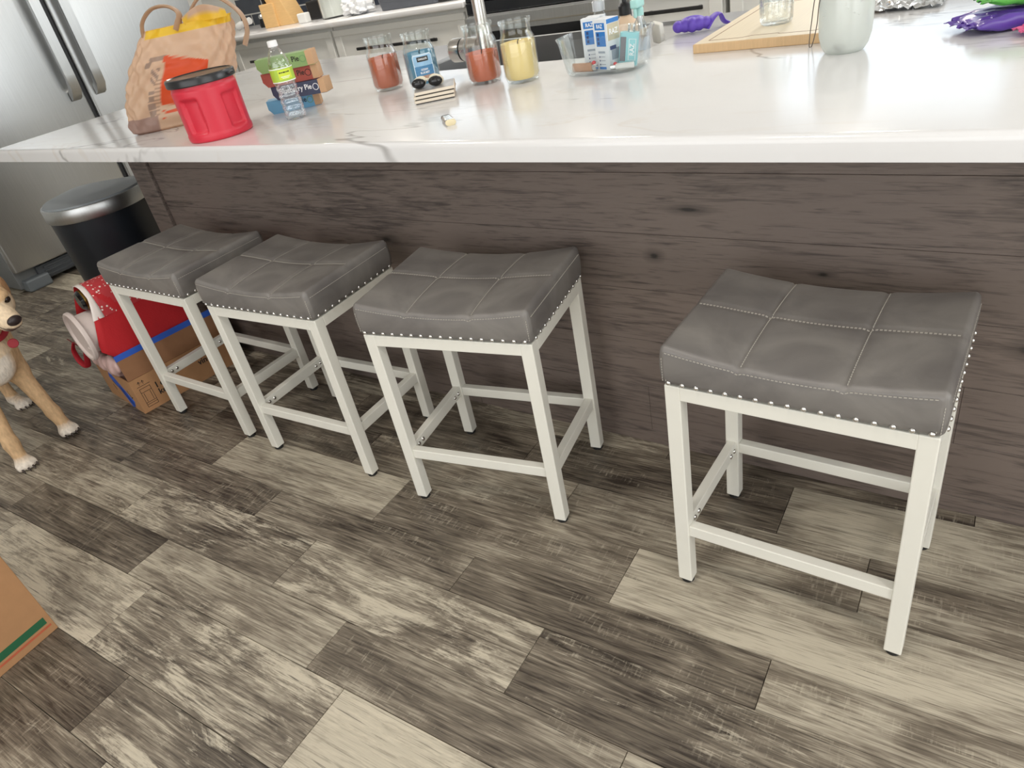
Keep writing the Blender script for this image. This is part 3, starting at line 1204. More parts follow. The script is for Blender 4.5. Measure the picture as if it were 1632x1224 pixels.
def make_fridge():
    FX = -3.74
    t = thing('refrigerator', 'tall stainless steel side-by-side refrigerator with long vertical handles', 'refrigerator', (FX, 1.12, 0))
    ya, yb, zt = -.86, .90, 1.95
    obj('cabinet', box(-.74, -.06, ya, yb, .02, zt, .006), mat('fridge_side_grey', lin((120, 122, 122)), 0.5, .3, var=.02), t)
    for i, (p, q) in enumerate(((ya, -.014), (.014, yb))):
        d = obj('door', box(-.055, 0.0, p, q, .125, zt, .014, 4), steel_m, t, 30)
        s = -1 if i == 0 else 1
        hy = s * .078
        # handle: flat bar with bevelled lower end, on two posts
        pr = B()
        lo, hi = .885, 1.85
        prof = [(.004, lo - .0), (.03, lo + .012), (.062, lo + .06), (.066, lo + .14), (.066, hi - .1), (.055, hi - .03), (.004, hi)]
        prof2 = [(.004, lo + .05), (.03, lo + .07), (.045, lo + .12), (.048, lo + .18), (.048, hi - .14), (.04, hi - .08), (.004, hi - .05)]
        ring = prof + prof2[::-1]
        a = [pr.verts.new((x, hy - .028, z)) for x, z in ring]
        b_ = [pr.verts.new((x, hy + .028, z)) for x, z in ring]
        n = len(prof)
        for k in range(n - 1):
            k2 = len(ring) - 1 - k
            pr.faces.new([a[k], a[k + 1], a[k2 - 1], a[k2]])
            pr.faces.new([b_[k], b_[k2], b_[k2 - 1], b_[k + 1]])
        m_ = len(ring)
        for k in range(m_):
            pr.faces.new([a[k], b_[k], b_[(k + 1) % m_], a[(k + 1) % m_]])
        bmesh.ops.recalc_face_normals(pr, faces=pr.faces)
        obj('handle', pr, steel_m, d, 35)
    obj('door_gasket', box(-.05, -.022, -.013, .013, .125, zt - .01), black_m, t)
    gr = B()
    add_box(gr, -.1, -.035, ya + .12, yb - .02, .03, .115, .004)
    for k in range(3): add_box(gr, -.036, -.028, ya + .16, yb - .05, .045 + .024 * k, .055 + .024 * k)
    obj('toe_grille', gr, mat('grille_grey', lin((70, 74, 78)), 0.5), t)
    for s, p in ((-1, ya + .02), (1, yb - .16)):
        obj('foot_cover', box(-.09, .0, p, p + .14, .001, .07, .01), mat('foot_grey', lin((104, 110, 114)), 0.5), t)


make_fridge()


def make_knife_block():
    t = thing('knife_block', 'pale wooden knife block with black handled knives on the back counter', 'knife block', (-4.62, 3.50, .914), R(8))
    wood = mat('pale_maple', lin((226, 186, 128)), 0.5, var=0.06, scale=14, stretch=(1, 1, 8))
    slots = [(-.17, 0), (-.02, 0)]
    sh = Matrix.Shear('XZ', 4, (0, 0))
    lean = Matrix(((1, 0, -.12, 0), (0, 1, .35, 0), (0, 0, 1, 0), (0, 0, 0, 1)))
    lean2 = Matrix(((1, 0, -.42, 0), (0, 1, .0, 0), (0, 0, 1, 0), (0, 0, 0, 1)))
    obj('block', box(-.17, -.015, -.09, .12, 0, .185, .004, 2), wood, t)
    obj('block', box(-.012, .15, -.07, .12, 0, .30, .004, 2, lean2), wood, t)
    for i in range(2):
        for j in range(2):
            M = Matrix.Translation((-.135 + .08 * i, -.03 + .09 * j, .187)) @ Matrix.Rotation(R(-14), 4, 'Y')
            obj('knife_handle', box(-.016, .016, -.02, .02, 0, .12, .006, 2, M), black_m, t)
    for i in range(2):
        M = Matrix.Translation((-.105 + .08 * i, .02, .303)) @ Matrix.Rotation(R(-22), 4, 'Y')
        obj('knife_handle', box(-.014, .014, -.02, .02, 0, .11, .006, 2, M), black_m, t)


make_knife_block()


def far_items():
    t = thing('sugar_canister', 'clear canister of white sugar with brown lid beside the knife block', 'canister', (-3.93, 3.45, .914))
    g = obj('canister_body', lathe([(0, 0), (.115, 0), (.12, .01), (.12, .23), (.113, .23), (.113, .012), (0, .012)], 40), glass_m, t, 40)
    obj('sugar', lathe([(0, .0125), (.112, .0125), (.112, .155), (0, .17)], 40), mat('sugar_white', (0.8, 0.79, 0.75), 0.9), t, 40)
    obj('lid', lathe([(0, .231), (.124, .231), (.124, .28), (.11, .295), (0, .3)], 40), mat('lid_brown', lin((120, 84, 66)), 0.5), t, 40)
    t = thing('coffee_grinder', 'small black appliance wedged between the knife block and sugar canister', 'appliance', (-4.25, 3.6, .914))
    obj('base', box(-.09, .09, -.08, .08, 0, .14, .012), black_m, t)
    obj('jar', lathe([(.07, .141), (.075, .15), (.07, .3), (.0, .3)], 28), glass_thin('smoke_glass', (.55, .55, .55), 1, .03, .08), t, 40)
    tag(obj('plug_adapter', box(-.05, .05, -.03, .03, 0, .075, .008), mat('plug_white', (.82, .82, .8), .5), None, loc=(-4.22, 3.36, .914)), 'small white plug adapter in front of the black appliance', 'adapter')
    rod = lathe([(0, 0), (.03, 0), (.034, .06), (.026, .075), (.03, .2), (.0, .205)], 24, Matrix.Translation((0, 0, .035)) @ Matrix.Rotation(R(80), 4, 'Y'))
    tag(obj('white_bottle', rod, mat('bottle_white', (.84, .84, .83), .45), None, 40, loc=(-5.45, 3.62, .914)), 'small white bottle lying on the back counter by the tiles', 'bottle')
    t = thing('salt_shaker', 'small black shaker beside the wooden knife block', 'shaker', (-5.02, 3.58, .914))
    obj('shaker_body', lathe([(0, 0), (.035, 0), (.038, .02), (.028, .07), (0, .072)], 24), black_m, t, 40)
    obj('cap', lathe([(.0, .0725), (.026, .0725), (.03, .09), (.02, .105), (0, .108)], 24), steel_m, t, 40)
    t = thing('utensil_tube', 'grey metal tube leaning on the tiles behind the knife block', 'tube', (-5.0, 3.82, .914))
    obj('tube', tube([(0, 0, .022), (-.05, .03, .25), (-.1, .06, .5)], .05, 16), steel_m, t, 40)
    # crumpled paper towel
    def crumple(u, v, w, p):
        s = math.sin(p.x * 90 + 1) * math.cos(p.y * 77) + math.sin(p.z * 120 + p.x * 60)
        return p * (1 + .12 * s)
    tag(obj('crumpled_towel', rbox(.22, .16, .11, .04, 14, 12, 8, crumple), mat('paper_white', (.85, .86, .87), .9, bump=.4, bscale=60), None, False, loc=(-3.56, 3.34, .982)), 'crumpled white paper towel between the canister and the dark pan', 'paper towel')
    t = thing('roasting_pan', 'dark grey rectangular pan sitting on the back counter', 'pan', (-2.98, 3.42, .914), R(-3))
    s = []
    for z, k in ((0, .9), (.005, .93), (.13, 1), (.13, .975), (.012, .9)):
        s.append([(x * k, y * k, z) for x, y in rrect(.62, .34, .04)])
    obj('pan_body', loft(s), mat('pan_grey', lin((92, 96, 104)), .35, .2), t, 40)
    for sx in (-1, 1):
        obj('pan_handle', tube(spline([(sx * .305, -.07, .115), (sx * .36, -.05, .125), (sx * .36, .05, .125), (sx * .305, .07, .115)], 5), .009, 10), black_m, t, 40)
    kn = B()
    add_box(kn, -.16, .02, -.018, .018, .004, .026, .006)
    tag(obj('carving_knife', kn, black_m, None, loc=(-2.5, 3.25, .914), rot=(0, 0, R(6))), 'black handle lying on the back counter beside the pan', 'utensil')


far_items()

# ------------------------------------------------------------------ trash can


def make_trash():
    t = thing('step_trash_can', 'black step trash can with stainless rim beside the refrigerator', 'trash can', (-2.375, .27, 0), R(26))
    def sec(k, z, n=48, bk=1.0):
        out = []
        for i in range(n):
            a = 2 * PI * i / n
            c, s = math.cos(a), math.sin(a)
            e = 1.0 if s < 0 else .45
            x = .212 * k * math.copysign(abs(c) ** e, c)
            y = (.225 if s < 0 else .19) * k * math.copysign(abs(s) ** e, s)
            out.append((x, y, z))
        return out
    blk = mat('can_black_plastic', lin((26, 31, 38)), .38, var=.1)
    obj('can_body', loft([sec(.86, .0), sec(.865, .01), sec(.95, .585)]), blk, t, 40)
    def rim(name, i0, i1, m_, k=1.0):
        ring = [(.985 * k, .585), (.995 * k, .59), (.995 * k, .638), (.985 * k, .642), (.955, .643), (.955, .585)]
        S_ = [sec(a, z) for a, z in ring]
        bm = B()
        cols = [[bm.verts.new(s_[i % 48]) for s_ in S_] for i in range(i0, i1 + 1)]
        for p, q_ in zip(cols[:-1], cols[1:]):
            for u in range(6): bm.faces.new([p[u], q_[u], q_[(u + 1) % 6], p[(u + 1) % 6]])
        bm.faces.new(cols[0][::-1]); bm.faces.new(cols[-1])
        bmesh.ops.recalc_face_normals(bm, faces=bm.faces)
        obj(name, bm, m_, t, 40)
    rim('steel_rim', 23, 49, steel_m)
    rim('hinge_collar', 1, 23, blk, .995)
    obj('lid', loft([sec(.95, .62), sec(.95, .644), sec(.93, .65), sec(.6, .653)]), mat('lid_grey_plastic', lin((136, 142, 146)), .5, var=.03), t, 40)
    obj('hinge_cover', box(-.15, .15, .19, .225, .5, .64, .01), blk, t)
    obj('foot_pedal', box(-.07, .07, -.27, -.215, .012, .028, .006), steel_m, t)


make_trash()

# ------------------------------------------------------------------ things on the worktop
def make_coffee_can():
    t = thing('coffee_canister', 'red plastic coffee canister with black lid and moulded side grips', 'canister', (-1.064, .119, ZT))
    red = mat('red_plastic', lin((206, 48, 66)), .36, var=.02, spec=.4)
    nz_, na = 44, 120
    r0, h = .0925, .150
    bm = B()
    rings = []
    def sm(x): x = max(0, min(1, x)); return x * x * (3 - 2 * x)
    for k in range(nz_ + 1):
        z = h * k / nz_
        ring = []
        for i in range(na):
            a = 2 * PI * i / na
            r = r0
            if z < .006: r -= .004 * (1 - z / .006) ** 2
            if z < .018: r += .0015
            if z > .138: r -= .003 * sm((z - .138) / .004)
            for g in (R(-72), R(8), R(8 + 180), R(-72 + 180)):
                d = (a - g + PI) % (2 * PI) - PI
                w = .30 + .05 * math.sin(PI * z / h)
                ma = sm((w - abs(d)) / .07)
                mz = sm((z - .022) / .008) * sm((.122 - z) / .012)
                r -= .010 * ma * mz
            ring.append(bm.verts.new((r * math.cos(a), r * math.sin(a), z)))
        rings.append(ring)
    for a, b_ in zip(rings[:-1], rings[1:]):
        for i in range(na):
            bm.faces.new([a[i], a[(i + 1) % na], b_[(i + 1) % na], b_[i]])
    bm.faces.new(rings[0][::-1])
    bm.faces.new(rings[-1])
    obj('canister_body', bm, red, t, 50)
    blk = mat('lid_black', (0.018, 0.018, 0.02), .28, var=.05)
    obj('lid', lathe([(0, .1505), (.0965, .1505), (.0985, .153), (.0985, .166), (.0965, .1705), (.092, .172), (.089, .1695), (.0, .1695)], 64), blk, t, 35)
    obj('lid_tab', box(.09, .108, -.012, .012, .157, .165, .003, 2, Matrix.Rotation(R(20), 4, 'Z')), blk, t)


make_coffee_can()


def make_bag():
    t = thing('grocery_bag', 'tan plastic grocery bag with yellow hem and orange print standing behind the red canister', 'bag', (-1.44, .217, ZT), R(43))
    bag_m = attr_mat('tan_bag_plastic', .38, bump=.5, bscale=16, trans=.4, var=.06)
    # sections along z: (z, half width, half depth, lean along the face)
    S = [(0, .150, .060, 0), (.006, .165, .072, 0), (.04, .172, .08, .012), (.09, .178, .086, .030), (.14, .176, .086, .055), (.19, .170, .078, .083), (.235, .160, .062, .108), (.27, .148, .045, .125), (.29, .140, .036, .135)]
    def at(z):
        for a, b_ in zip(S[:-1], S[1:]):
            if z <= b_[0]:
                f = (z - a[0]) / (b_[0] - a[0])
                return [a[i] + (b_[i] - a[i]) * f for i in range(4)]
        return S[-1]
    n, m_ = 280, 120
    rnd = random.Random(3)
    ph = [rnd.uniform(0, 6) for _ in range(8)]
    sec = []
    for k in range(m_ + 1):
        z, hw, hd, ln = at(.29 * k / m_)
        ring = []
        for i in range(n):
            a = 2 * PI * i / n
            c, s = math.cos(a), math.sin(a)
            x = hw * math.copysign(abs(c) ** .45, c)
            y = hd * math.copysign(abs(s) ** .5, s)
            wr = .0035 * (math.sin(a * 7 + ph[0] + z * 40) + math.sin(a * 11 - z * 70 + ph[1]) + .6 * math.sin(a * 19 + z * 120 + ph[2]))
            wr *= min(1, z / .03)
            ring.append((x + wr * c + ln, .08 + y + wr * s * 1.2, z))
        sec.append(ring)
    o = obj('bag_body', loft(sec, True, False), bag_m, t, True)
    tan, gry, org, yel, wht = lin((226, 196, 168)), lin((172, 150, 136)), lin((232, 92, 48)), lin((244, 206, 60)), lin((236, 224, 208))
    def colr(c):
        ln = at(c.z)[3]
        x, z = c.x - ln, c.z
        if c.y < .08:
            if z > .268 and x > -.125: return yel
            # orange print, wedge with white slogan strip below
            if -.05 < x < .15 and z > .035:
                top = .215 - max(0, x + .05) * .25
                if z < top and z > .075 - .1 * (x + .03) and x < .10:
                    if .05 < x < .07 and .10 < z < .13: return wht
                    return org
                if z < .062 and x < .02 and ((x * 60 + z * 80) % 2) < .7: return org
            if -.090 < x < -.070 and .045 < z < .125 and (z % .022) > .004: return gry
            if -.068 < x < -.052 and .05 < z < .16 and (z % .011) > .006: return lin((190, 160, 138))
            if -.10 < x < -.045 and .205 < z < .216: return gry
            if -.11 < x < -.092 and .19 < z < .203: return gry
            if -.085 < x < -.06 and .14 < z < .185 and ((x + z) * 90 % 2) < 1: return gry
            if z < .05 and x < -.06: return lin((176, 148, 138))
        return tan
    set_col(o, colr)
    h_m = attr_mat('bag_handle_plastic', .4, trans=.35)
    L0 = .135
    loops = [[(-.140 + L0, .050, .275), (-.125 + L0, .05, .315), (-.085 + L0, .055, .345), (-.035 + L0, .052, .345), (-.005 + L0, .045, .318), (-.03 + L0, .035, .275)],
             [(.0 + L0, .085, .285), (.03 + L0, .09, .325), (.07 + L0, .095, .35), (.125 + L0, .095, .335), (.172 + L0, .085, .285), (.178 + L0, .08, .235), (.155 + L0, .07, .19)]]
    for lp in loops:
        pts = spline(lp, 8)
        rr = [.0155 + .008 * abs(math.sin(3 * i / len(pts))) * (1 if i < 5 or i > len(pts) - 6 else .4) for i in range(len(pts))]
        hd = obj('bag_handle', tube(pts, rr, 8, .28), h_m, t, 60)
        set_col(hd, lambda c: lin((204, 172, 142)))
    fl = B()
    P = [[(.0 + L0 + .14 * u, .035 + .02 * math.sin(u * 6), .285 + .045 * v * math.sin(PI * (.15 + .7 * u))) for u in np.linspace(0, 1, 14)] for v in np.linspace(0, 1, 4)]
    V = [[fl.verts.new(q) for q in r] for r in P]
    V2 = [[fl.verts.new((q[0], q[1] + .003, q[2])) for q in r] for r in P]
    for r in range(3):
        for c_ in range(13):
            fl.faces.new([V[r][c_], V[r][c_ + 1], V[r + 1][c_ + 1], V[r + 1][c_]])
            fl.faces.new([V2[r][c_], V2[r + 1][c_], V2[r + 1][c_ + 1], V2[r][c_ + 1]])
    fo = obj('hem_flap', fl, h_m, t, True)
    set_col(fo, lambda c: lin((242, 205, 66)) if c.z < .305 else lin((214, 184, 158)))


make_bag()


def make_pies():
    kraft = mat('kraft_board', lin((196, 158, 122)), .8, var=.04)
    specs = [('blue', (104, 164, 200), (-1.068, .312), 41, .166, 'Pie', 'blue pie box at the bottom of the stack behind the water bottle', -.030),
             ('navy', (58, 64, 88), (-1.030, .318), 24, .178, 'Blueberry Pie', 'navy blueberry pie box, second from the bottom of the stack', -.030),
             ('red', (160, 74, 62), (-1.040, .305), 34, .176, 'Pie', 'brick red pie box, between the green and navy boxes', -.030),
             ('green', (134, 164, 104), (-1.040, .300), 32, .178, 'Pie', 'green pie box on top of the stack behind the water bottle', -.030)]
    h = .0405
    for i, (nm, col, (x, y), a, L_, tx, lab, off) in enumerate(specs):
        t = thing('pie_box', lab, 'box', (x, y, ZT + i * h), R(a), 'stack of pie boxes')
        prof = [(.012, 0), (L_ - .0, 0), (L_, .004), (L_, h - .0008), (0, h - .0008), (0, .016)]
        bm = B()
        d = .052
        va = [bm.verts.new((px, 0, pz)) for px, pz in prof]
        vb = [bm.verts.new((px, d, pz)) for px, pz in prof]
        n = len(prof)
        bm.faces.new(va)
        bm.faces.new(vb[::-1])
        for k in range(n): bm.faces.new([va[k], vb[k], vb[(k + 1) % n], va[(k + 1) % n]])
        cm = mat('pie_box_' + nm, lin(col), .55, var=.03)
        obj('carton', bm, cm, t)
        e = obj('end_panel', box(L_ - .020, L_ + .0006, -.0007, d * .98, .001, h - .0002), kraft, t)
        e['label'] = 'plain kraft end'
        ink = white_ink if nm == 'navy' else ink_m
        text_obj('lettering', tx, .021, ink, t, (L_ - .042 if nm != 'navy' else L_ - .044, -.0006, h * .58), (R(90), 0, 0), .0003, 'RIGHT', .95, .0003)
        rg = B()
        M = Matrix.Translation((L_ - .031, -.0002, h * .52)) @ Matrix.Rotation(R(90), 4, 'X')
        add_lathe(rg, [(.0082, 0), (.0098, 0), (.0098, .0008), (.0082, .0008), (.0082, 0)], 24, M)
        obj('seal_mark', rg, ink if nm in ('navy', 'red') else mat('pale_mark', lin((110, 150, 100)), .6), t)


make_pies()


def make_bottle():
    t = thing('water_bottle', 'clear plastic water bottle with white cap and green label', 'bottle', (-.885, .262, ZT))
    pet = glass_thin('pet_plastic', (.97, .985, .99), 1.1, .03, .10, bump=.35, bscale=60)
    prof = [(0, .004), (.014, .003), (.020, 0), (.028, .002), (.0315, .010)]
    for k in range(1, 61):
        z = .010 + .09 * k / 60
        prof.append((.0308 + .0011 * math.sin(k * PI / 6) - .002 * math.exp(-((z - .075) / .02) ** 2), z))
    prof += [(.0322, .104), (.0325, .108), (.0325, .140), (.0322, .144), (.031, .155), (.027, .168), (.020, .182), (.0142, .191), (.0125, .195), (.0125, .198)]
    obj('bottle_body', lathe(prof, 48), pet, t, True)
    wp = [(r * .955, z + .0008) for r, z in prof if z < .120]
    water = glass_thin('water', (.965, .98, .985), .9, .02, .05, bump=.5, bscale=45)
    obj('water', lathe([(0, .005)] + wp[1:] + [(0, wp[-1][1])], 40), water, t, True)
    lb = mat('label_green', lin((170, 200, 70)), .45, var=.05)
    l = obj('paper_label', lathe([(.0327, .106), (.0331, .106), (.0331, .142), (.0327, .142)], 48), lb, t, 40)
    st = mat('label_white', (.85, .86, .84), .5)
    for z in (.1055, .1405):
        obj('label_stripe', lathe([(.0332, z), (.0334, z), (.0334, z + .0025), (.0332, z + .0025), (.0332, z)], 48), st, l, 40)
    # yellow-green patch with dark lettering, bent round the label
    def patch(name, a0, a1, z0, z1, r, m_, n=10):
        bm = B()
        A = [[bm.verts.new((rr * math.cos(R(a0 + (a1 - a0) * i / n)), rr * math.sin(R(a0 + (a1 - a0) * i / n)), z)) for i in range(n + 1)] for rr, z in ((r, z0), (r, z1), (r - .0003, z1), (r - .0003, z0))]
        for q in range(4):
            for i in range(n):
                bm.faces.new([A[q][i], A[q][i + 1], A[(q + 1) % 4][i + 1], A[(q + 1) % 4][i]])
        return obj(name, bm, m_, l, 40)
    patch('label_patch', -60, 8, .113, .138, .0334, mat('patch_yellow', lin((206, 222, 60)), .45))
    for i, (a0, a1) in enumerate(((-54, -46), (-44, -38), (-36, -22), (-20, -14), (-12, -2))):
        patch('label_print', a0, a1, .1295, .1325, .0336, ink_m, 4)
    patch('label_print', -50, -4, .119, .1205, .0336, st, 8)
    patch('label_print', -44, -10, .1155, .1168, .0336, st, 8)
    ribs = lathe([(0, .213), (.0125, .213), (.0138, .2115), (.0142, .199), (.0138, .1975), (.0132, .1975), (.0132, .21), (0, .21)], 36)
    obj('cap', ribs, mat('cap_white', (.86, .87, .87), .45), t, 35)


make_bottle()


def make_candles():
    specs = [((-.772, .564), (188, 104, 76), .094, 'orange candle in an open glass jar next to the blue candle', 'orange'),
             ((-.610, .553), (84, 140, 168), .098, 'blue candle in an open glass jar with a printed ocean label', 'blue'),
             ((-.386, .556), (196, 106, 76), .080, 'orange candle in an open glass jar in front of the faucet, beside the yellow candle', 'rust'),
             ((-.248, .538), (240, 214, 148), .098, 'pale yellow candle in an open glass jar, burnt wick showing', 'yellow')]
    outer = [(0, 0), (.036, 0), (.043, .003), (.0465, .010), (.049, .020), (.049, .100), (.0475, .108), (.0445, .115), (.0415, .121), (.0408, .128), (.0408, .142), (.0435, .147), (.0446, .151), (.0435, .155)]
    inner = [(.0415, .154), (.0390, .142), (.0390, .128), (.0397, .121), (.045, .108), (.0465, .100), (.0465, .018), (.042, .010), (0, .008)]
    for (x, y), col, lv, lab, nm in specs:
        t = thing('jar_candle', lab, 'candle', (x, y, ZT), 0, 'jar candles in a row')
        obj('glass_jar', lathe(outer + inner, 56), glass_m, t, 40)
        wx = mat('wax_' + nm, lin(col), .45, var=.02, spec=.3)
        wp = [(0, .0085), (.0415, .0105), (.0460, .0185), (.0460, lv + .002), (.0445, lv), (.041, lv - .005), (.034, lv - .007), (0, lv - .0075)]
        w = obj('wax', lathe(wp, 56), wx, t, 40)
        obj('wick', tube([(0, 0, lv - .008), (.001, 0, lv + .002), (.004, .001, lv + .008)], .0013, 8), ink_m, w)
        if nm == 'blue':
            ac = math.atan2(-1.19 - y, .915 - x) + R(6)
            def arcp(name, half, z0, z1, r, m_, cut=0.0, parent=t):
                n = 16
                bm = B()
                A = []
                for rr in (r, r - .0004):
                    for z in (z0, z1):
                        A.append([bm.verts.new((rr * math.cos(ac + half * (2 * i / n - 1)), rr * math.sin(ac + half * (2 * i / n - 1)), z + ((cut if z == z0 else -cut) * max(0, abs(2 * i / n - 1) * 8 - 7)))) for i in range(n + 1)])
                for p, q in ((0, 1), (1, 3), (3, 2), (2, 0)):
                    for i in range(n): bm.faces.new([A[p][i], A[p][i + 1], A[q][i + 1], A[q][i]])
                return obj(name, bm, m_, parent, 40)
            l = arcp('paper_label', .62, .024, .098, .0497, mat('label_pale', lin((206, 224, 236)), .5), .006)
            arcp('sky_print', .57, .066, .094, .0499, mat('print_sky', lin((150, 190, 220)), .5, var=.1, scale=60), .004, l)
            arcp('sea_print', .57, .040, .066, .0499, mat('print_sea', lin((74, 130, 172)), .5, var=.2, scale=90, stretch=(1, 1, 4)), 0, l)
            arcp('sand_print', .57, .027, .040, .0499, mat('print_sand', lin((176, 140, 120)), .5, var=.15, scale=80), .003, l)
            arcp('brand_panel', .34, .078, .091, .0501, ink_m, 0, l)
            def bent(s, size, z, m_, w=1.0):
                o = text_obj('lettering', s, size, m_, l, (0, 0, 0), (0, 0, 0), .0002, 'CENTER', 1, .0002)
                for v in o.data.vertices:
                    a = ac + v.co.x * w / .0503
                    rr = .0503 + v.co.z
                    v.co = Vector((rr * math.cos(a), rr * math.sin(a), z + v.co.y))
            bent('CANDLE-LITE', .0072, .0845, white_ink, .62)
            bent('OCEAN', .0075, .0560, white_ink, .8)
            bent('BLUE MIST', .0075, .0475, white_ink, .8)


make_candles()


def make_coasters():
    tile_w = mat('coaster_cream', lin((224, 212, 194)), .6, var=.03)
    tile_d = mat('coaster_backing', (.03, .028, .026), .7)
    tile_t = mat('coaster_face', lin((170, 166, 162)), .35, var=.25, scale=40)
    x, y = -.462, .412
    for i in range(3):
        lab = ['square cream coaster at the bottom of the stack of three', 'square cream coaster in the middle of the stack of three', 'square coaster with grey face on top of the stack, under the goggles'][i]
        t = thing('coaster', lab, 'coaster', (x + .002 * i, y, ZT + i * .0105), R(36 + (0, -1.5, 1)[i]), 'square coasters in a stack')
        obj('coaster_tile', box(-.056, .056, -.058, .058, .0028, .0102, .0012), tile_w if i < 2 else tile_w, t)
        obj('cork_backing', box(-.053, .053, -.055, .055, 0, .0027), tile_d, t)
        if i == 2: obj('coaster_face', box(-.054, .054, -.056, .056, .0099, .0105), tile_t, t)
    t = thing('goggles', 'small goggles with two black oval lenses and cream backs on the coasters', 'goggles', (x - .006, y - .014, ZT + .0322), R(28))
    cream = mat('goggle_cream', lin((226, 218, 196)), .45)
    blackg = mat('goggle_black', (.012, .012, .013), .15)
    for s in (-1, 1):
        e = obj('eye_cup', add_sphere(B(), (s * .024, .008, .0145), .020, 20, 12, (1.05, .8, .7), Matrix.Rotation(R(18 * s), 4, 'Y')), cream, t, True)
        obj('lens', add_sphere(B(), (s * .024, -.008, .0135), .019, 20, 12, (1.05, .62, .68)), blackg, e, True)
    obj('nose_strap', tube([(-.008, .0, .018), (0, -.002, .02), (.008, 0, .018)], .003, 8), cream, t)


make_coasters()

# lighter lying near the front edge
t = thing('silver_lighter', 'silver pocket lighter lying alone near the front edge of the worktop', 'lighter', (-.212, .146, ZT), R(138))
M = Matrix.Rotation(R(90), 4, 'Y')
obj('lighter_body', prism(rrect(.013, .025, .006), -.026, .026, Matrix.Translation((0, 0, .0067)) @ M, .001), mat('lighter_silver', (.62, .62, .6), .22, .9), t, 40)
obj('base_cap', prism(rrect(.0132, .0252, .006), -.0315, -.0265, Matrix.Translation((0, 0, .0067)) @ M, .001), mat('lighter_cream', lin((228, 214, 176)), .4), t, 40)
obj('wind_guard', prism(rrect(.012, .023, .005), .0265, .038, Matrix.Translation((0, 0, .0067)) @ M, .001), black_m, t, 40)
obj('spark_wheel', lathe([(0, -.004), (.0045, -.004), (.0045, .004), (0, .004)], 16, Matrix.Translation((.039, -.003, .0082)) @ Matrix.Rotation(R(90), 4, 'X')), steel_m, t, 30)


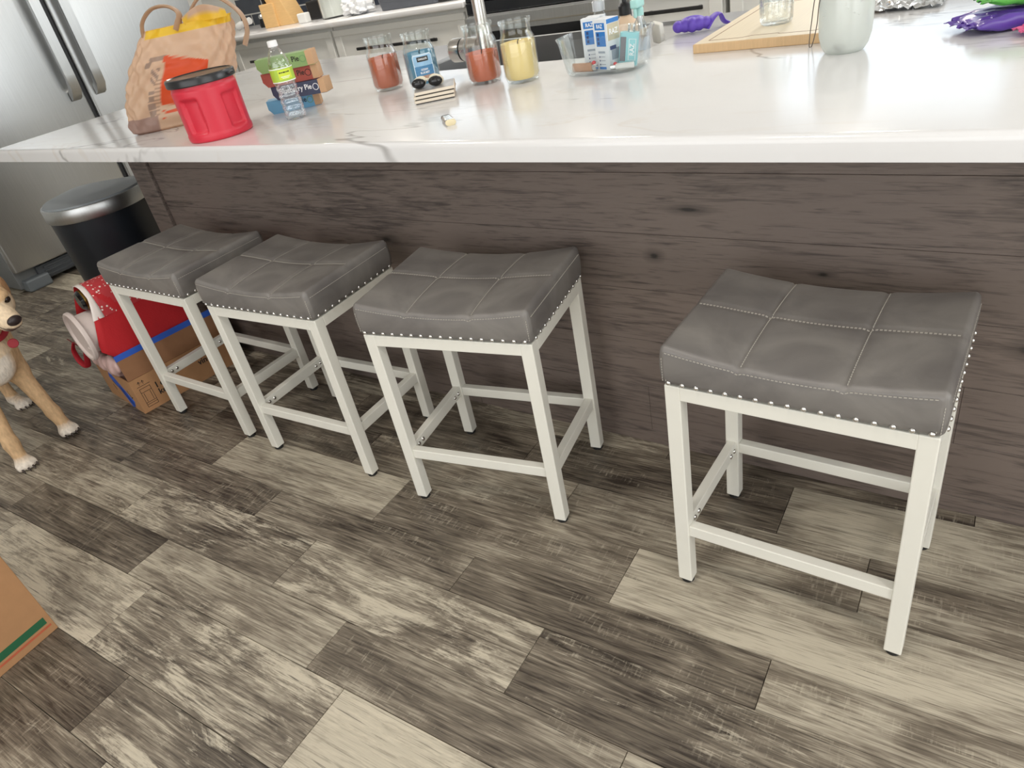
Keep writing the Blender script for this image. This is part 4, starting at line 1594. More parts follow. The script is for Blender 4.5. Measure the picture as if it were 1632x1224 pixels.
# ------------------------------------------------------------------ glass dish and its contents
def make_dish():
    DX, DY, DR = -.016, .592, R(4)
    t = thing('glass_dish', 'clear oval glass baking dish filled with small boxes and lighters', 'dish', (DX, DY, ZT), DR)
    def oval(w, d, z, n=72):
        return [(w * 1.10 / 2 * math.copysign(abs(math.cos(2 * PI * i / n)) ** .62, math.cos(2 * PI * i / n)), d / 2 * math.copysign(abs(math.sin(2 * PI * i / n)) ** .62, math.sin(2 * PI * i / n)), z) for i in range(n)]
    s = [oval(.160, .112, .0), oval(.182, .132, .003), oval(.194, .142, .014), oval(.216, .160, .082), oval(.224, .168, .090), oval(.224, .168, .093), oval(.212, .157, .094), oval(.209, .153, .086), oval(.188, .136, .016), oval(.178, .126, .008), oval(.15, .10, .006)]
    obj('dish_body', loft(s), glass_thin('dish_glass', (.975, .99, .99), .9, .015, .03), t, 50)
    blue = mat('print_blue', lin((44, 118, 190)), .5)
    dark = mat('print_navy', lin((36, 60, 110)), .5)
    pw = mat('carton_white', lin((222, 226, 230)), .5, var=.02)
    gold = mat('print_champagne', lin((196, 186, 160)), .4)
    grey = mat('print_grey', lin((150, 160, 172)), .5)
    W2, D2, H2 = .047, .030, .118
    def carton(x, y, a, lab, face2=False):
        D2 = .045 if face2 else .021
        c = thing('vape_carton', lab, 'box', (x, y, ZT + .0085), a, 'cartons in the glass dish')
        obj('carton', box(0, W2, 0, D2, 0, H2, .0008), pw, c)
        def dec(parent, M):
            o = obj('brand_panel', box(.006, .040, -.0005, .0002, .094, .110, 0, 1, M), blue, c)
            text_obj('lettering', 'RAZ', .0125, white_ink, c, M @ Vector((.0225, -.0006, .102)), (R(90), 0, M.to_euler().z), .0002, 'CENTER', .85, .0003)
            obj('picture_panel', box(.008, .040, -.0005, .0002, .056, .090, 0, 1, M), blue, c)
            b2 = B()
            for k in range(3): add_box(b2, .0125, .0185, -.0009, .0, .060 + .010 * k, .067 + .010 * k, 0, 1, M)
            obj('printed_icons', b2, dark, c)
            obj('printed_strip', box(.011, .034, -.0005, .0002, .040, .045, 0, 1, M), grey, c)
            b3 = B()
            for k in range(3):
                add_box(b3, .013, .016, -.0006, .0, .012 + .009 * k, .0155 + .009 * k, 0, 1, M)
            obj('printed_bullets', b3, dark, c)
            b4 = B()
            for k in range(3): add_box(b4, .018, .033, -.0005, .0, .013 + .009 * k, .0145 + .009 * k, 0, 1, M)
            obj('printed_lines', b4, grey, c)
            obj('foot_strip', box(.011, .034, -.0005, .0002, .002, .008, 0, 1, M), blue, c)
        dec(c, Matrix())
        if face2:
            M = Matrix.Translation((W2, 0, 0)) @ Matrix.Rotation(R(90), 4, 'Z')
            obj('side_panel', box(.002, .043, -.0004, .0002, .068, .106, 0, 1, M), gold, c)
            text_obj('lettering', 'RAZ', .018, white_ink, c, M @ Vector((.0225, -.0005, .087)), (R(90), 0, R(90)), .0002, 'CENTER', .9, .0004)
            obj('side_strip', box(.001, .044, -.0004, .0002, .107, .117, 0, 1, M), blue, c)
            obj('side_picture', box(.010, .040, -.0004, .0002, .022, .048, 0, 1, M), grey, c)
            obj('side_badge', box(.006, .028, -.0006, .0002, .046, .055, 0, 1, M), dark, c)
        return c
    carton(-.082, .6235, R(8), 'white and blue carton at the rear left of the glass dish, half behind another')
    carton(-.083, .595, R(10), 'white and blue carton in the middle of the glass dish, front fully visible')
    carton(-.030, .560, R(-17), 'white carton nearest the teal vape, corner turned to the viewer', True)
    # teal vape leaning against the dish end
    v = thing('teal_vape', 'teal vape device with grey panel leaning in the glass dish', 'vape', (.0485, .578, ZT + .0105), R(18))
    L_ = Matrix.Rotation(R(9), 4, 'Y')
    teal = mat('teal_plastic', lin((140, 200, 206)), .4)
    obj('vape_body', prism(rrect(.047, .024, .008), 0, .078, L_, .002), teal, v, 40)
    obj('grip_panel', prism(rrect(.014, .003, .0012), .012, .068, L_ @ Matrix.Translation((-.0135, -.0115, 0)), .0005), mat('vape_grey', lin((112, 112, 118)), .5), v, 40)
    fr = B()
    for q in ((.000, .002, .014, .064), (.017, .019, .014, .064), (.002, .017, .014, .0155), (.002, .017, .0625, .064)):
        add_box(fr, q[0], q[1], -.0127, -.0118, q[2], q[3], 0, 1, L_)
    obj('badge_frame', fr, mat('vape_pale', lin((206, 226, 228)), .4), v)
    text_obj('lettering', 'RAZ', .016, white_ink, v, L_ @ Vector((.0095, -.0124, .039)), (R(90), R(-90) + R(9), 0), .0004, 'CENTER', .9, .0003)
    obj('mouthpiece', prism(rrect(.018, .012, .005), .0785, .096, L_ @ Matrix.Translation((.004, 0, 0)), .002), glass_thin('clear_plastic', (.9, .93, .93), 1, .05, .12), v, 40)
    # lighters on the dish floor
    l = thing('brown_lighter', 'tan pocket lighter with red button lying at the front of the dish', 'lighter', (-.062, .5465, ZT + .0085), R(-5))
    M = Matrix.Rotation(R(90), 4, 'Y')
    zc = Matrix.Translation((0, 0, .0118))
    obj('lighter_body', prism(rrect(.022, .013, .006), -.031, .029, zc @ M, .001), mat('lighter_tan', lin((186, 142, 112)), .4), l, 40)
    obj('metal_hood', prism(rrect(.018, .012, .005), .0295, .041, zc @ M, .001), chrome_m, l, 40)
    obj('button', add_sphere(B(), (.034, -.001, .0215), .0055, 14, 8), mat('button_red', lin((206, 60, 66)), .4), l, True)
    l2 = thing('white_lighter', 'white lighter with red button lying beneath the teal vape', 'lighter', (.044, .5465, ZT + .0095), R(190))
    obj('lighter_body', prism(rrect(.014, .012, .005), -.034, .012, Matrix.Translation((0, 0, .0075)) @ M, .001), mat('lighter_white', (.8, .79, .76), .4), l2, 40)
    obj('metal_hood', prism(rrect(.012, .011, .004), .0125, .026, Matrix.Translation((0, 0, .0075)) @ M, .001), chrome_m, l2, 40)
    obj('button', add_sphere(B(), (.0135, 0, .0135), .005, 14, 8), mat('button_red_2', lin((206, 60, 66)), .4), l2, True)


make_dish()

# ------------------------------------------------------------------ bottles on the sink ledge
LZ = .896


def ledge_items():
    clear = glass_thin('clear_bottle', (.93, .96, .97), 1, .03, .1)
    t = thing('soap_pump_bottle', 'peach soap bottle with black pump cap beside the sink', 'bottle', (-.118, .93, LZ))
    obj('bottle_body', lathe([(0, 0), (.030, 0), (.034, .005), (.034, .07), (.03, .084), (.017, .094), (.015, .099), (0, .099)], 32), mat('peach_soap', lin((236, 206, 176)), .3, var=.02), t, 40)
    obj('pump_cap', lathe([(0, .0995), (.0185, .0995), (.0185, .124), (.013, .13), (.007, .133), (.007, .152), (0, .152)], 24), black_m, t, 35)
    obj('pump_nozzle', tube([(0, 0, .155), (.02, -.012, .157), (.036, -.022, .152)], [.0065, .006, .0045], 10), black_m, t, 40)
    t = thing('clear_cup_bottle', 'clear plastic bottle with translucent white cap behind the cartons', 'bottle', (-.190, .905, LZ))
    obj('bottle_body', lathe([(0, 0), (.022, 0), (.025, .004), (.025, .1), (.015, .118), (.013, .121)], 28), clear, t, 40)
    obj('cap', lathe([(0, .150), (.016, .150), (.019, .147), (.0185, .122), (.0135, .1215), (.0135, .146), (0, .146)], 28), glass_thin('milky_cap', (.86, .89, .92), .8, .1, .1, milk=.6), t, 40)
    t = thing('clear_refill_bottle', 'squat clear plastic bottle standing behind the pump bottle', 'bottle', (-.150, 1.02, LZ))
    obj('bottle_body', lathe([(0, 0), (.026, 0), (.03, .005), (.03, .105), (.02, .125), (.02, .14), (0, .142)], 28), clear, t, 40)
    t = thing('spray_bottle', 'clear spray bottle with pale teal trigger head at the end of the sink', 'bottle', (-.048, .875, LZ))
    obj('bottle_body', lathe([(0, 0), (.021, 0), (.024, .004), (.024, .062), (.018, .08), (.011, .092), (.010, .1)], 28), clear, t, 40)
    lb = obj('label', lathe([(.0243, .012), (.0246, .012), (.0246, .045), (.0243, .045)], 28), mat('spray_label', lin((150, 180, 206)), .5, var=.2, scale=60), t, 40)
    h = B()
    add_lathe(h, [(0, .1005), (.0125, .1005), (.0125, .118), (.009, .122), (0, .122)], 20)
    add_box(h, -.012, .012, -.034, .016, .122, .145, .005)
    add_box(h, -.004, .004, -.03, -.022, .098, .122, .002)
    obj('trigger_head', h, mat('teal_trigger', lin((176, 226, 222)), .4), t)
    t = thing('white_brush', 'white plastic scrub brush with long pale handle behind the spray bottle', 'brush', (-.085, .965, LZ))
    obj('handle', tube([(0, 0, .005), (-.006, .0, .08), (-.016, .004, .165)], [.009, .007, .010], 12), mat('brush_white', (.82, .84, .85), .4), t, 40)
    M = Matrix.Rotation(R(14), 4, 'X') @ Matrix.Rotation(R(-30), 4, 'Z')
    tag(obj('melamine_sponge', box(-.022, .022, -.008, .008, .0025, .062, .003, 2, M), mat('sponge_white', lin((234, 232, 224)), .9, bump=.3, bscale=200), None, loc=(-.040, .985, LZ + .003)), 'white block sponge standing on end next to the spray bottle', 'sponge')


ledge_items()

# ------------------------------------------------------------------ right end of the worktop
def right_end():
    # purple rolled band
    lobes = []
    for k in range(5):
        a = k / 4
        lobes.append(((-.042 + .02 * k, -.004 + .004 * math.sin(k * 2), .020), (.0165, .021, .0205 - .002 * abs(k - 2))))
    def f(P):
        ds = [sd_ell(P, c, r) for c, r in lobes]
        ds.append(sd_ell(P, (.0, .010, .030), (.035, .014, .013)))
        return smin(ds, .003)
    t = thing('purple_strap', 'purple rubber strap coiled up on the worktop beside the cutting board', 'strap', (.052, 1.02, ZT + .002), R(20))
    pm = mat('purple_rubber', lin((106, 78, 192)), .5, var=.05)
    obj('coil', sdf_mesh(f, (-.07, -.035, -.003), (.07, .035, .05), .0028), pm, t, True)
    tl = B()
    L1 = [(.038, -.006, .004), (.052, .002, .026), (.074, .012, .038), (.086, .024, .016), (.097, .03, .006)]
    for i, p in enumerate(L1): pass
    add_tube(tl, spline(L1, 6), [.016 + .004 * math.sin(i / 3) for i in range(25)], 10, .22)
    obj('tail', tl, pm, t, 50)
    # cutting board
    bx0, bx1, by0, by1, bh = .172, .512, .705, 1.275, .022
    wood = mat('bamboo_board', lin((232, 216, 186)), .42, var=.04, scale=6, stretch=(40, 1, 1))
    edge = mat('bamboo_edge', lin((212, 178, 134)), .5, var=.06, scale=8, stretch=(30, 3, 3))
    t = thing('cutting_board', 'pale wooden cutting board with juice groove under the mason jar', 'cutting board', ((bx0 + bx1) / 2, (by0 + by1) / 2, ZT))
    w, d = (bx1 - bx0) / 2, (by1 - by0) / 2
    obj('board', box(-w, w, -d, d, 0, bh, .002), edge, t)
    obj('top_face', box(-w + .003, w - .003, -d + .003, d - .003, bh - .001, bh + .0004), wood, t)
    gm = mat('groove_dark', lin((150, 118, 92)), .6)
    gv = B()
    for (x0, y0, x1, y1) in ((-w + .03, -d + .035, -w + .03, d - .035), (-w + .03, -d + .035, -.055, -d + .035), (-.055, -d + .035, -.035, -d + .05), (-.035, -d + .05, .03, -d + .05), (.03, -d + .05, .035, -d + .042), (.035, -d + .042, w - .05, -d + .04), (w - .05, -d + .04, w - .02, -d + .1), (w - .02, -d + .1, w - .02, d - .035), (-w + .03, d - .035, w - .02, d - .035)):
        add_tube(gv, [(x0, y0, bh + .0004), (x1, y1, bh + .0004)], .0016, 6, .4)
    obj('juice_groove', gv, gm, t)
    # mason jar on the board
    t = thing('mason_jar', 'empty clear embossed mason jar standing on the cutting board', 'jar', (.330, .885, ZT + bh + .001))
    prof = [(0, 0), (.032, 0), (.038, .003), (.0405, .010), (.0415, .02), (.0415, .098), (.039, .112), (.033, .121), (.0325, .14), (.0345, .142), (.0345, .146), (.031, .146), (.030, .121), (.0375, .107), (.0395, .097), (.0395, .02), (.036, .008), (0, .006)]
    jar_g = glass_thin('embossed_glass', (.965, .98, .98), 1.1, .02, .07, bump=.22, bscale=60)
    obj('jar_body', lathe(prof, 48), jar_g, t, 45)
    em = B()
    for k in range(16):
        a = 2 * PI * k / 16
        add_tube(em, [(.0416 * math.cos(a), .0416 * math.sin(a), .03), (.0416 * math.cos(a), .0416 * math.sin(a), .085)], .0012, 6)
    obj('embossing', em, jar_g, t, 50)
    # frosted jug with wire bail
    t = thing('frosted_jug', 'frosted glass jug with wire bail in front of the cutting board', 'jug', (.556, .600, ZT))
    jg = glass_thin('frosted_glass', (.90, .92, .90), .5, .18, .05, milk=.62)
    prof = [(0, .003), (.034, .0), (.040, .003), (.047, .014), (.0525, .034), (.054, .06), (.054, .16), (.048, .18), (.036, .195), (.034, .21), (.036, .213), (.033, .213), (.032, .195), (.046, .176), (.052, .158), (.052, .06), (.0505, .036), (.045, .016), (.036, .007), (0, .007)]
    obj('jug_body', lathe(prof, 56), jg, t, 45)
    obj('wire_bail', tube(spline([(-.034, -.012, .19), (-.056, -.025, .13), (-.075, .02, .06), (-.088, .062, .006), (-.083, .066, .004), (-.066, .03, .05), (-.045, -.035, .12), (-.02, -.03, .195)], 8), .0011, 8), mat('bail_wire', lin((120, 112, 104)), .35, .8), t, 50)
    obj('spigot_plug', add_sphere(B(), (-.002, -.0375, .018), .011, 18, 10, (1.1, .6, .75)), mat('plug_grey', lin((132, 136, 126)), .5), t, True)
    fl = B()
    rnd = random.Random(4)
    for k in range(10):
        a = R(-150 + rnd.uniform(0, 110))
        add_sphere(fl, (.0545 * math.cos(a), .0545 * math.sin(a), rnd.uniform(.075, .11)), rnd.uniform(.0012, .0024), 8, 5)
    fd = obj('water_drops', fl, glass_thin('drop', (1, 1, 1), 1.2, .02, .3), t, True)
    fd['kind'] = 'stuff'
    # crumpled foil
    rn = random.Random(9)
    bm = B()
    N_ = 22
    gv = {}
    for i in range(N_):
        for j in range(N_):
            u, v = i / (N_ - 1) - .5, j / (N_ - 1) - .5
            r2 = math.hypot(u, v)
            gv[i, j] = bm.verts.new((u * .17 + rn.uniform(-.004, .004), v * .17 + rn.uniform(-.004, .004), .004 + rn.uniform(0, .026) * (1 - r2) + .018 * max(0, 1 - 2.4 * r2)))
    for i in range(N_ - 1):
        for j in range(N_ - 1):
            q = [gv[i, j], gv[i + 1, j], gv[i + 1, j + 1], gv[i, j + 1]]
            if rn.random() < .5:
                bm.faces.new(q[:3]); bm.faces.new([q[0], q[2], q[3]])
            else:
                bm.faces.new([q[0], q[1], q[3]]); bm.faces.new(q[1:])
    o = obj('foil_sheet', bm, mat('crinkled_foil', (.72, .73, .74), .18, 1.0, var=.02), None, False, loc=(.605, 1.10, ZT))
    sm_ = o.modifiers.new('thickness', 'SOLIDIFY'); sm_.thickness = .001
    tag(o, 'crumpled sheet of silver foil lying behind the frosted jug', 'foil')
    # wrapped packs
    def pack(nm, col, loc, rz, L_, D_, Hh, lab, ry=0, seed=1):
        r_ = random.Random(seed)
        ph = [r_.uniform(0, 6) for _ in range(4)]
        def fn(u, v, w, p):
            e = abs(u) ** 3
            th = (1 - .82 * e)
            z = p.z * th
            wr = .0022 * e * (math.sin(v * 14 + ph[0]) + math.sin(v * 23 + ph[1] + u * 6)) + .0012 * math.sin(u * 17 + v * 9 + ph[2])
            return Vector((p.x + .004 * e * math.sin(v * 9 + ph[3]), p.y * (1 - .05 * e), z + wr + Hh / 2 + .001))
        m_ = mat('wrapper_' + nm, lin(col), .3, var=.08, scale=25, bump=.15, bscale=35, spec=.6)
        t = thing('wrapped_pack', lab, 'package', loc, rz)
        obj('wrapper', rbox(L_, D_, Hh, .012, 40, 24, 10, fn), m_, t, True)
        for sx in (-1, 1):
            s = B()
            q = [(sx * (L_ / 2 - .004 + .004 * (j % 2)), D_ * (.46 - .92 * j / 24), Hh / 2 + .0016 * math.sin(j * 1.7)) for j in range(25)]
            a = [s.verts.new(p) for p in q]
            b_ = [s.verts.new((p[0] + sx * .016, p[1] * 1.02, p[2] + .003 * math.sin(p[1] * 200))) for p in q]
            a2 = [s.verts.new((p[0], p[1], p[2] + .0012)) for p in q]
            b2 = [s.verts.new((p[0] + sx * .016, p[1] * 1.02, p[2] + .0012 + .003 * math.sin(p[1] * 200))) for p in q]
            for k in range(24):
                s.faces.new([a[k], b_[k], b_[k + 1], a[k + 1]])
                s.faces.new([a2[k], a2[k + 1], b2[k + 1], b2[k]])
                s.faces.new([b_[k], b2[k], b2[k + 1], b_[k + 1]])
            obj('crimped_end', s, m_, t, 40)
        return t
    pack('purple', (92, 62, 158), (.872, .735, ZT), R(30), .235, .125, .034, 'shiny purple wrapped pack lying on the worktop under the green one', 0, 1)
    pack('green', (92, 176, 72), (.893, .752, ZT + .040), R(18), .20, .10, .03, 'shiny green wrapped pack lying on the purple pack', 0, 2)
    pack('pink', (214, 92, 140), (.955, .650, ZT), R(26), .16, .06, .022, 'pink wrapped pack poking out in front of the purple pack', 0, 3)
    obj_s = tube(spline([(.0, .02, .095), (.004, .0, .078), (.018, -.025, .072), (.045, -.05, .071), (.09, -.06, .08)], 7), .0055, 10, .5)
    tag(obj('twisted_handle', obj_s, mat('tan_paper', lin((184, 146, 108)), .8), None, 50, loc=(.850, .760, ZT + .012)), 'tan twisted paper handle draped over the green pack', 'handle')


right_end()

# ------------------------------------------------------------------ moving box with the red tote
def make_moving_box():
    A = R(-8)
    F = Vector((-1.645, -.261, 0))
    Wd, Dp, Hh, th = .325, .43, .142, .004
    t = thing('moving_box', 'open cardboard moving box with blue tape and a red tote inside, under the farthest stool', 'cardboard box', F, A)
    bm = B()
    add_box(bm, -Wd, 0, 0, Dp, .0005, th)
    obj('bottom_panel', bm, card_m, t)
    obj('front_panel', box(-Wd, 0, 0, th, th, Hh), card_m, t)
    obj('rear_panel', box(-Wd, 0, Dp - th, Dp, th, Hh), card_m, t)
    sp = obj('side_panel', box(-th, 0, th, Dp - th, th, Hh), card_m, t)
    obj('side_panel', box(-Wd, -Wd + th, th, Dp - th, th, Hh), card_m, t)
    tape = mat('blue_tape', lin((48, 96, 196)), .45, var=.05)
    f = obj('flap', box(-th - .0005, -.0005, .002, Dp - .002, Hh + .001, Hh + .108, .0005), card_dark, t)
    tp = obj('tape', box(-th - .0012, .0004, 0.0, Dp, Hh + .088, Hh + .1095, .0003), tape, f)
    tp['label'] = 'strip of blue tape along the flap'
    # crossed blue tape on the front
    for a, lx, lz, L_ in ((38, -.135, .075, .085), (56, -.118, .048, .05)):
        o = obj('tape', box(-L_, L_, -.0009, -.0001, -.021, .021), tape, t)
        o.location = (lx, 0, lz)
        o.rotation_euler = (0, R(a), 0)
    mk = B()
    for (x, z, L_, a) in ((-.19, .085, .02, 30), (-.07, .07, .016, 60), (-.06, .055, .014, -30), (-.215, .062, .014, 60)):
        add_box(mk, -L_, L_, -.0006, -.0001, -.0018, .0018, 0, 1, Matrix.Translation((x, 0, z)) @ Matrix.Rotation(R(a), 4, 'Y'))
    obj('marker_strokes', mk, ink_m, t)
    # printing on the side: arrows, box symbol, words
    pr = B()
    def strip(y0, z0, y1, z1, w=.0014):
        a = Vector((0, y0, z0)); b_ = Vector((0, y1, z1)); d = (b_ - a); L_ = d.length
        ang = math.atan2(z1 - z0, y1 - y0)
        add_box(pr, 0.0001, .0006, -w / 2, L_ + w / 2, -w / 2, w / 2, 0, 1, Matrix.Translation(a) @ Matrix.Rotation(ang, 4, 'X'))
    for y in (.030, .045):
        strip(y, .112, y, .126)
        strip(y, .126, y - .005, .119); strip(y, .126, y + .005, .119)
    strip(.018, .106, .066, .106)
    for p in ((.022, .018, .062, .018), (.062, .018, .062, .096), (.062, .096, .022, .096), (.022, .096, .022, .018), (.022, .036, .062, .036), (.022, .028, .062, .028), (.022, .08, .062, .08), (.03, .04, .03, .076), (.054, .04, .054, .076)):
        strip(*p)
    obj('carton_symbol', pr, ink_m, t)
    for s, y, z in (('I can', .080, .082), ('keep', .080, .052), ('er', .262, .112), ('ving', .258, .078)):
        text_obj('lettering', s, .034, ink_m, t, (.0003, y, z), (R(90), 0, R(90)), .0003, 'LEFT', .95, .0006)

    def loc(x, y, z):
        return F + Matrix.Rotation(A, 3, 'Z') @ Vector((x, y, z))
    # red tote standing in the box
    tt = thing('red_tote', 'red fabric tote with white speckled hem standing in the cardboard box', 'tote bag', loc(-.107, .030, .006), A)
    red = mat('red_fabric', lin((186, 26, 34)), .75, var=.06, bump=.3, bscale=180)
    prof = [(.094, 0), (.096, .12), (.094, .25), (.090, .37), (.083, .435), (.066, .475), (.03, .495), (-.02, .492), (-.06, .465), (-.083, .42), (-.094, .33), (-.096, .18), (-.094, 0)]
    P = spline([(x, 0, z) for x, z in prof], 5)
    Dt = .31
    def sheet(pts, y0, y1, off, ny=14, ysh=None):
        bm = B()
        # outward offset in the x-z plane
        nrm = []
        for i in range(len(pts)):
            d = pts[min(i + 1, len(pts) - 1)] - pts[max(i - 1, 0)]
            nrm.append(Vector((d.z, 0, -d.x)).normalized())
        def grid(o):
            g = []
            for j in range(ny + 1):
                y = y0 + (y1 - y0) * j / ny
                g.append([bm.verts.new((p.x + nrm[i].x * (o + .002 * math.sin(y * 60 + i * .5)), y + (ysh(p.z) if ysh else 0) * (1 - j / ny), p.z + nrm[i].z * o)) for i, p in enumerate(pts)])
            return g
        a, b_ = grid(off), grid(off - .0022)
        n = len(pts)
        for j in range(ny):
            for i in range(n - 1):
                bm.faces.new([a[j][i], a[j][i + 1], a[j + 1][i + 1], a[j + 1][i]])
                bm.faces.new([b_[j][i], b_[j + 1][i], b_[j + 1][i + 1], b_[j][i + 1]])
        for i in range(n - 1):
            bm.faces.new([a[0][i], b_[0][i], b_[0][i + 1], a[0][i + 1]])
            bm.faces.new([a[ny][i], a[ny][i + 1], b_[ny][i + 1], b_[ny][i]])
        bmesh.ops.recalc_face_normals(bm, faces=bm.faces)
        return bm
    def ysh(z):
        return .095 if z < .1 else (.095 - .150 * (z - .1) / .18 if z < .28 else -.055 + .055 * min(1, (z - .28) / .18))
    obj('tote_body', sheet(P, 0, Dt, 0, 14, ysh), red, tt, True)
    bk = B()
    vs = [bk.verts.new((p.x * .995, Dt - .004, p.z * .995 + .001)) for p in P]
    bk.faces.new(vs)
    r_ = bmesh.ops.extrude_face_region(bk, geom=bk.faces[:])
    bmesh.ops.translate(bk, vec=(0, .003, 0), verts=[v for v in r_['geom'] if isinstance(v, bmesh.types.BMVert)])
    obj('rear_panel', bk, red, tt)
    hem_m, nt, b_ = nt_new('speckled_hem')
    tc = nt.nodes.new('ShaderNodeTexCoord')
    vo = nt.nodes.new('ShaderNodeTexVoronoi')
    vo.inputs['Scale'].default_value = 75
    nt.links.new(tc.outputs['Object'], vo.inputs['Vector'])
    rp = nt.nodes.new('ShaderNodeValToRGB')
    rp.color_ramp.elements[0].position = .20
    rp.color_ramp.elements[0].color = rgba(lin((232, 214, 206)))
    rp.color_ramp.elements[1].position = .30
    rp.color_ramp.elements[1].color = rgba(lin((182, 48, 54)))
    nt.links.new(vo.outputs['Distance'], rp.inputs[0])
    nt.links.new(rp.outputs[0], b_.inputs['Base Color'])
    b_.inputs['Roughness'].default_value = .7
    up = [p for p in P if p.z > .385 and p.x > -.045]
    ysh2 = ysh
    h = obj('printed_hem', sheet(up, .014, Dt - .05, .0018, 14, ysh2), hem_m, tt, True)
    h['label'] = 'red hem with white speckles'
    e = obj('hem_edging', sheet(up, -.003, .0145, .0024, 3, ysh2), mat('hem_white', lin((232, 222, 216)), .7), tt, True)
    # tub lying on its side, lid to the front
    tb = thing('white_tub', 'off white plastic tub on its side in front of the red tote, round lid showing', 'tub', loc(-.096, -.040, .338), A)
    M = Matrix.Rotation(R(-90), 4, 'X')
    plastic = mat('tub_plastic', lin((214, 200, 194)), .4, var=.02)
    obj('tub_body', lathe([(0, .012), (.072, .012), (.074, .03), (.066, .2), (0, .2)], 56, M), plastic, tb, 40)
    ld = obj('lid', lathe([(0, .0115), (.090, .0115), (.095, .006), (.095, -.004), (.091, -.008), (.084, -.007), (.080, .001), (.0, .001)], 64, M), plastic, tb, 35)
    ar = [(.035 + .025 * math.sin(a), .0005, -.02 - .025 * math.cos(a)) for a in np.linspace(-.6, .9, 10)]
    obj('pale_arc', tube(ar, .0012, 6), mat('lid_pale', lin((234, 226, 220)), .35), ld)  # short pale arc raised on the lid
    # dark bottle above the tub
    bt = thing('dark_bottle', 'black glass bottle with gold foil lying on the tub inside the red tote', 'bottle', loc(-.088, .01, .455), A)
    blk = mat('bottle_black', (.008, .009, .01), .12, var=.1)
    obj('bottle_body', lathe([(0, 0), (.028, .0), (.036, .008), (.036, .12), (.03, .15), (.016, .18), (.015, .22), (0, .22)], 32, M), blk, bt, 40)
    obj('gold_foil', lathe([(.0363, .012), (.0367, .012), (.0367, .03), (.0363, .03)], 32, M), mat('gold_foil', lin((150, 122, 60)), .3, .9), bt, 40)
    # rosy plastic bag slumped over the box front
    def f(P_):
        base = smin([sd_ell(P_, (0, .0, -.03), (.105, .042, .06)), sd_ell(P_, (-.045, -.052, .085), (.07, .026, .042)), sd_ell(P_, (.048, -.052, .085), (.066, .026, .045)), sd_ell(P_, (0, -.014, .03), (.10, .024, .05))], .02)
        return base + .004 * np.sin(P_[:, 0] * 80 + P_[:, 2] * 60) * np.cos(P_[:, 1] * 70) + .0025 * np.sin(P_[:, 0] * 150 + P_[:, 1] * 110)
    tag(obj('plastic_bag', sdf_mesh(f, (-.17, -.09, -.085), (.17, .09, .14), .0055), mat('rosy_film', lin((202, 170, 164)), .35, var=.08, bump=.5, bscale=40), None, True, loc=loc(-.134, .0545, .114), rot=(0, 0, A)),
        'rosy plastic bag slumped in the front of the cardboard box below the tub', 'plastic bag')
    # ribbon handle sticking out of the box
    o = loc(-.25, .02, .19)
    rb = thing('ribbon_handle', 'red ribbon loop on thin cords sticking out of the cardboard box', 'ribbon', o, 0)
    redr = mat('ribbon_red', lin((176, 28, 42)), .6, var=.08)
    cords = B()
    add_tube(cords, spline([(-.012, .004, -.012), (-.03, -.005, .004), (-.08, -.012, .020), (-.155, -.014, .036), (-.20, -.012, .044)], 6), .002, 8)
    add_tube(cords, spline([(-.012, .014, -.03), (-.03, .0, -.008), (-.075, -.008, .008), (-.155, -.014, .032)], 6), .002, 8)
    obj('cord', cords, mat('cord_red', lin((120, 40, 40)), .7), rb, True)
    pts = spline([(-.155, -.014, .036), (-.178, -.02, .0), (-.168, -.024, -.045), (-.13, -.022, -.066), (-.105, -.018, -.03), (-.088, -.012, .018)], 7)
    obj('ribbon_loop', tube(pts, [.007 + .006 * math.sin(PI * i / (len(pts) - 1)) for i in range(len(pts))], 12, .45), redr, rb, True)


make_moving_box()

# second cardboard box, near the viewer at the left edge
def make_near_box():
    t = thing('cardboard_box', 'tall plain cardboard box with green stripe, standing alone in front of the dog', 'cardboard box', (-.909, -.974, 0), R(4.5))
    Wd, Dp, Hh = .42, .5, .36
    obj('side_panel', box(-Wd, 0, -Dp, 0, .0005, Hh, .002), card_m, t)
    fl = B()
    add_box(fl, -Wd / 2 + .001, 0, -Dp, 0, Hh + .0004, Hh + .004)
    obj('flap', fl, card_m, t)
    obj('flap', box(-Wd, -Wd / 2 - .001, -Dp, 0, Hh + .0004, Hh + .004), card_m, t)
    g = obj('green_stripe', box(-.0002, .0006, -Dp + .02, -.013, .034, .055), mat('print_green', lin((34, 96, 62)), .7, var=.05), t)
    r_ = obj('red_stripe', box(-.0002, .0006, -Dp + .02, -.008, .021, .027), mat('print_red', lin((186, 96, 66)), .7, var=.1), t)


make_near_box()


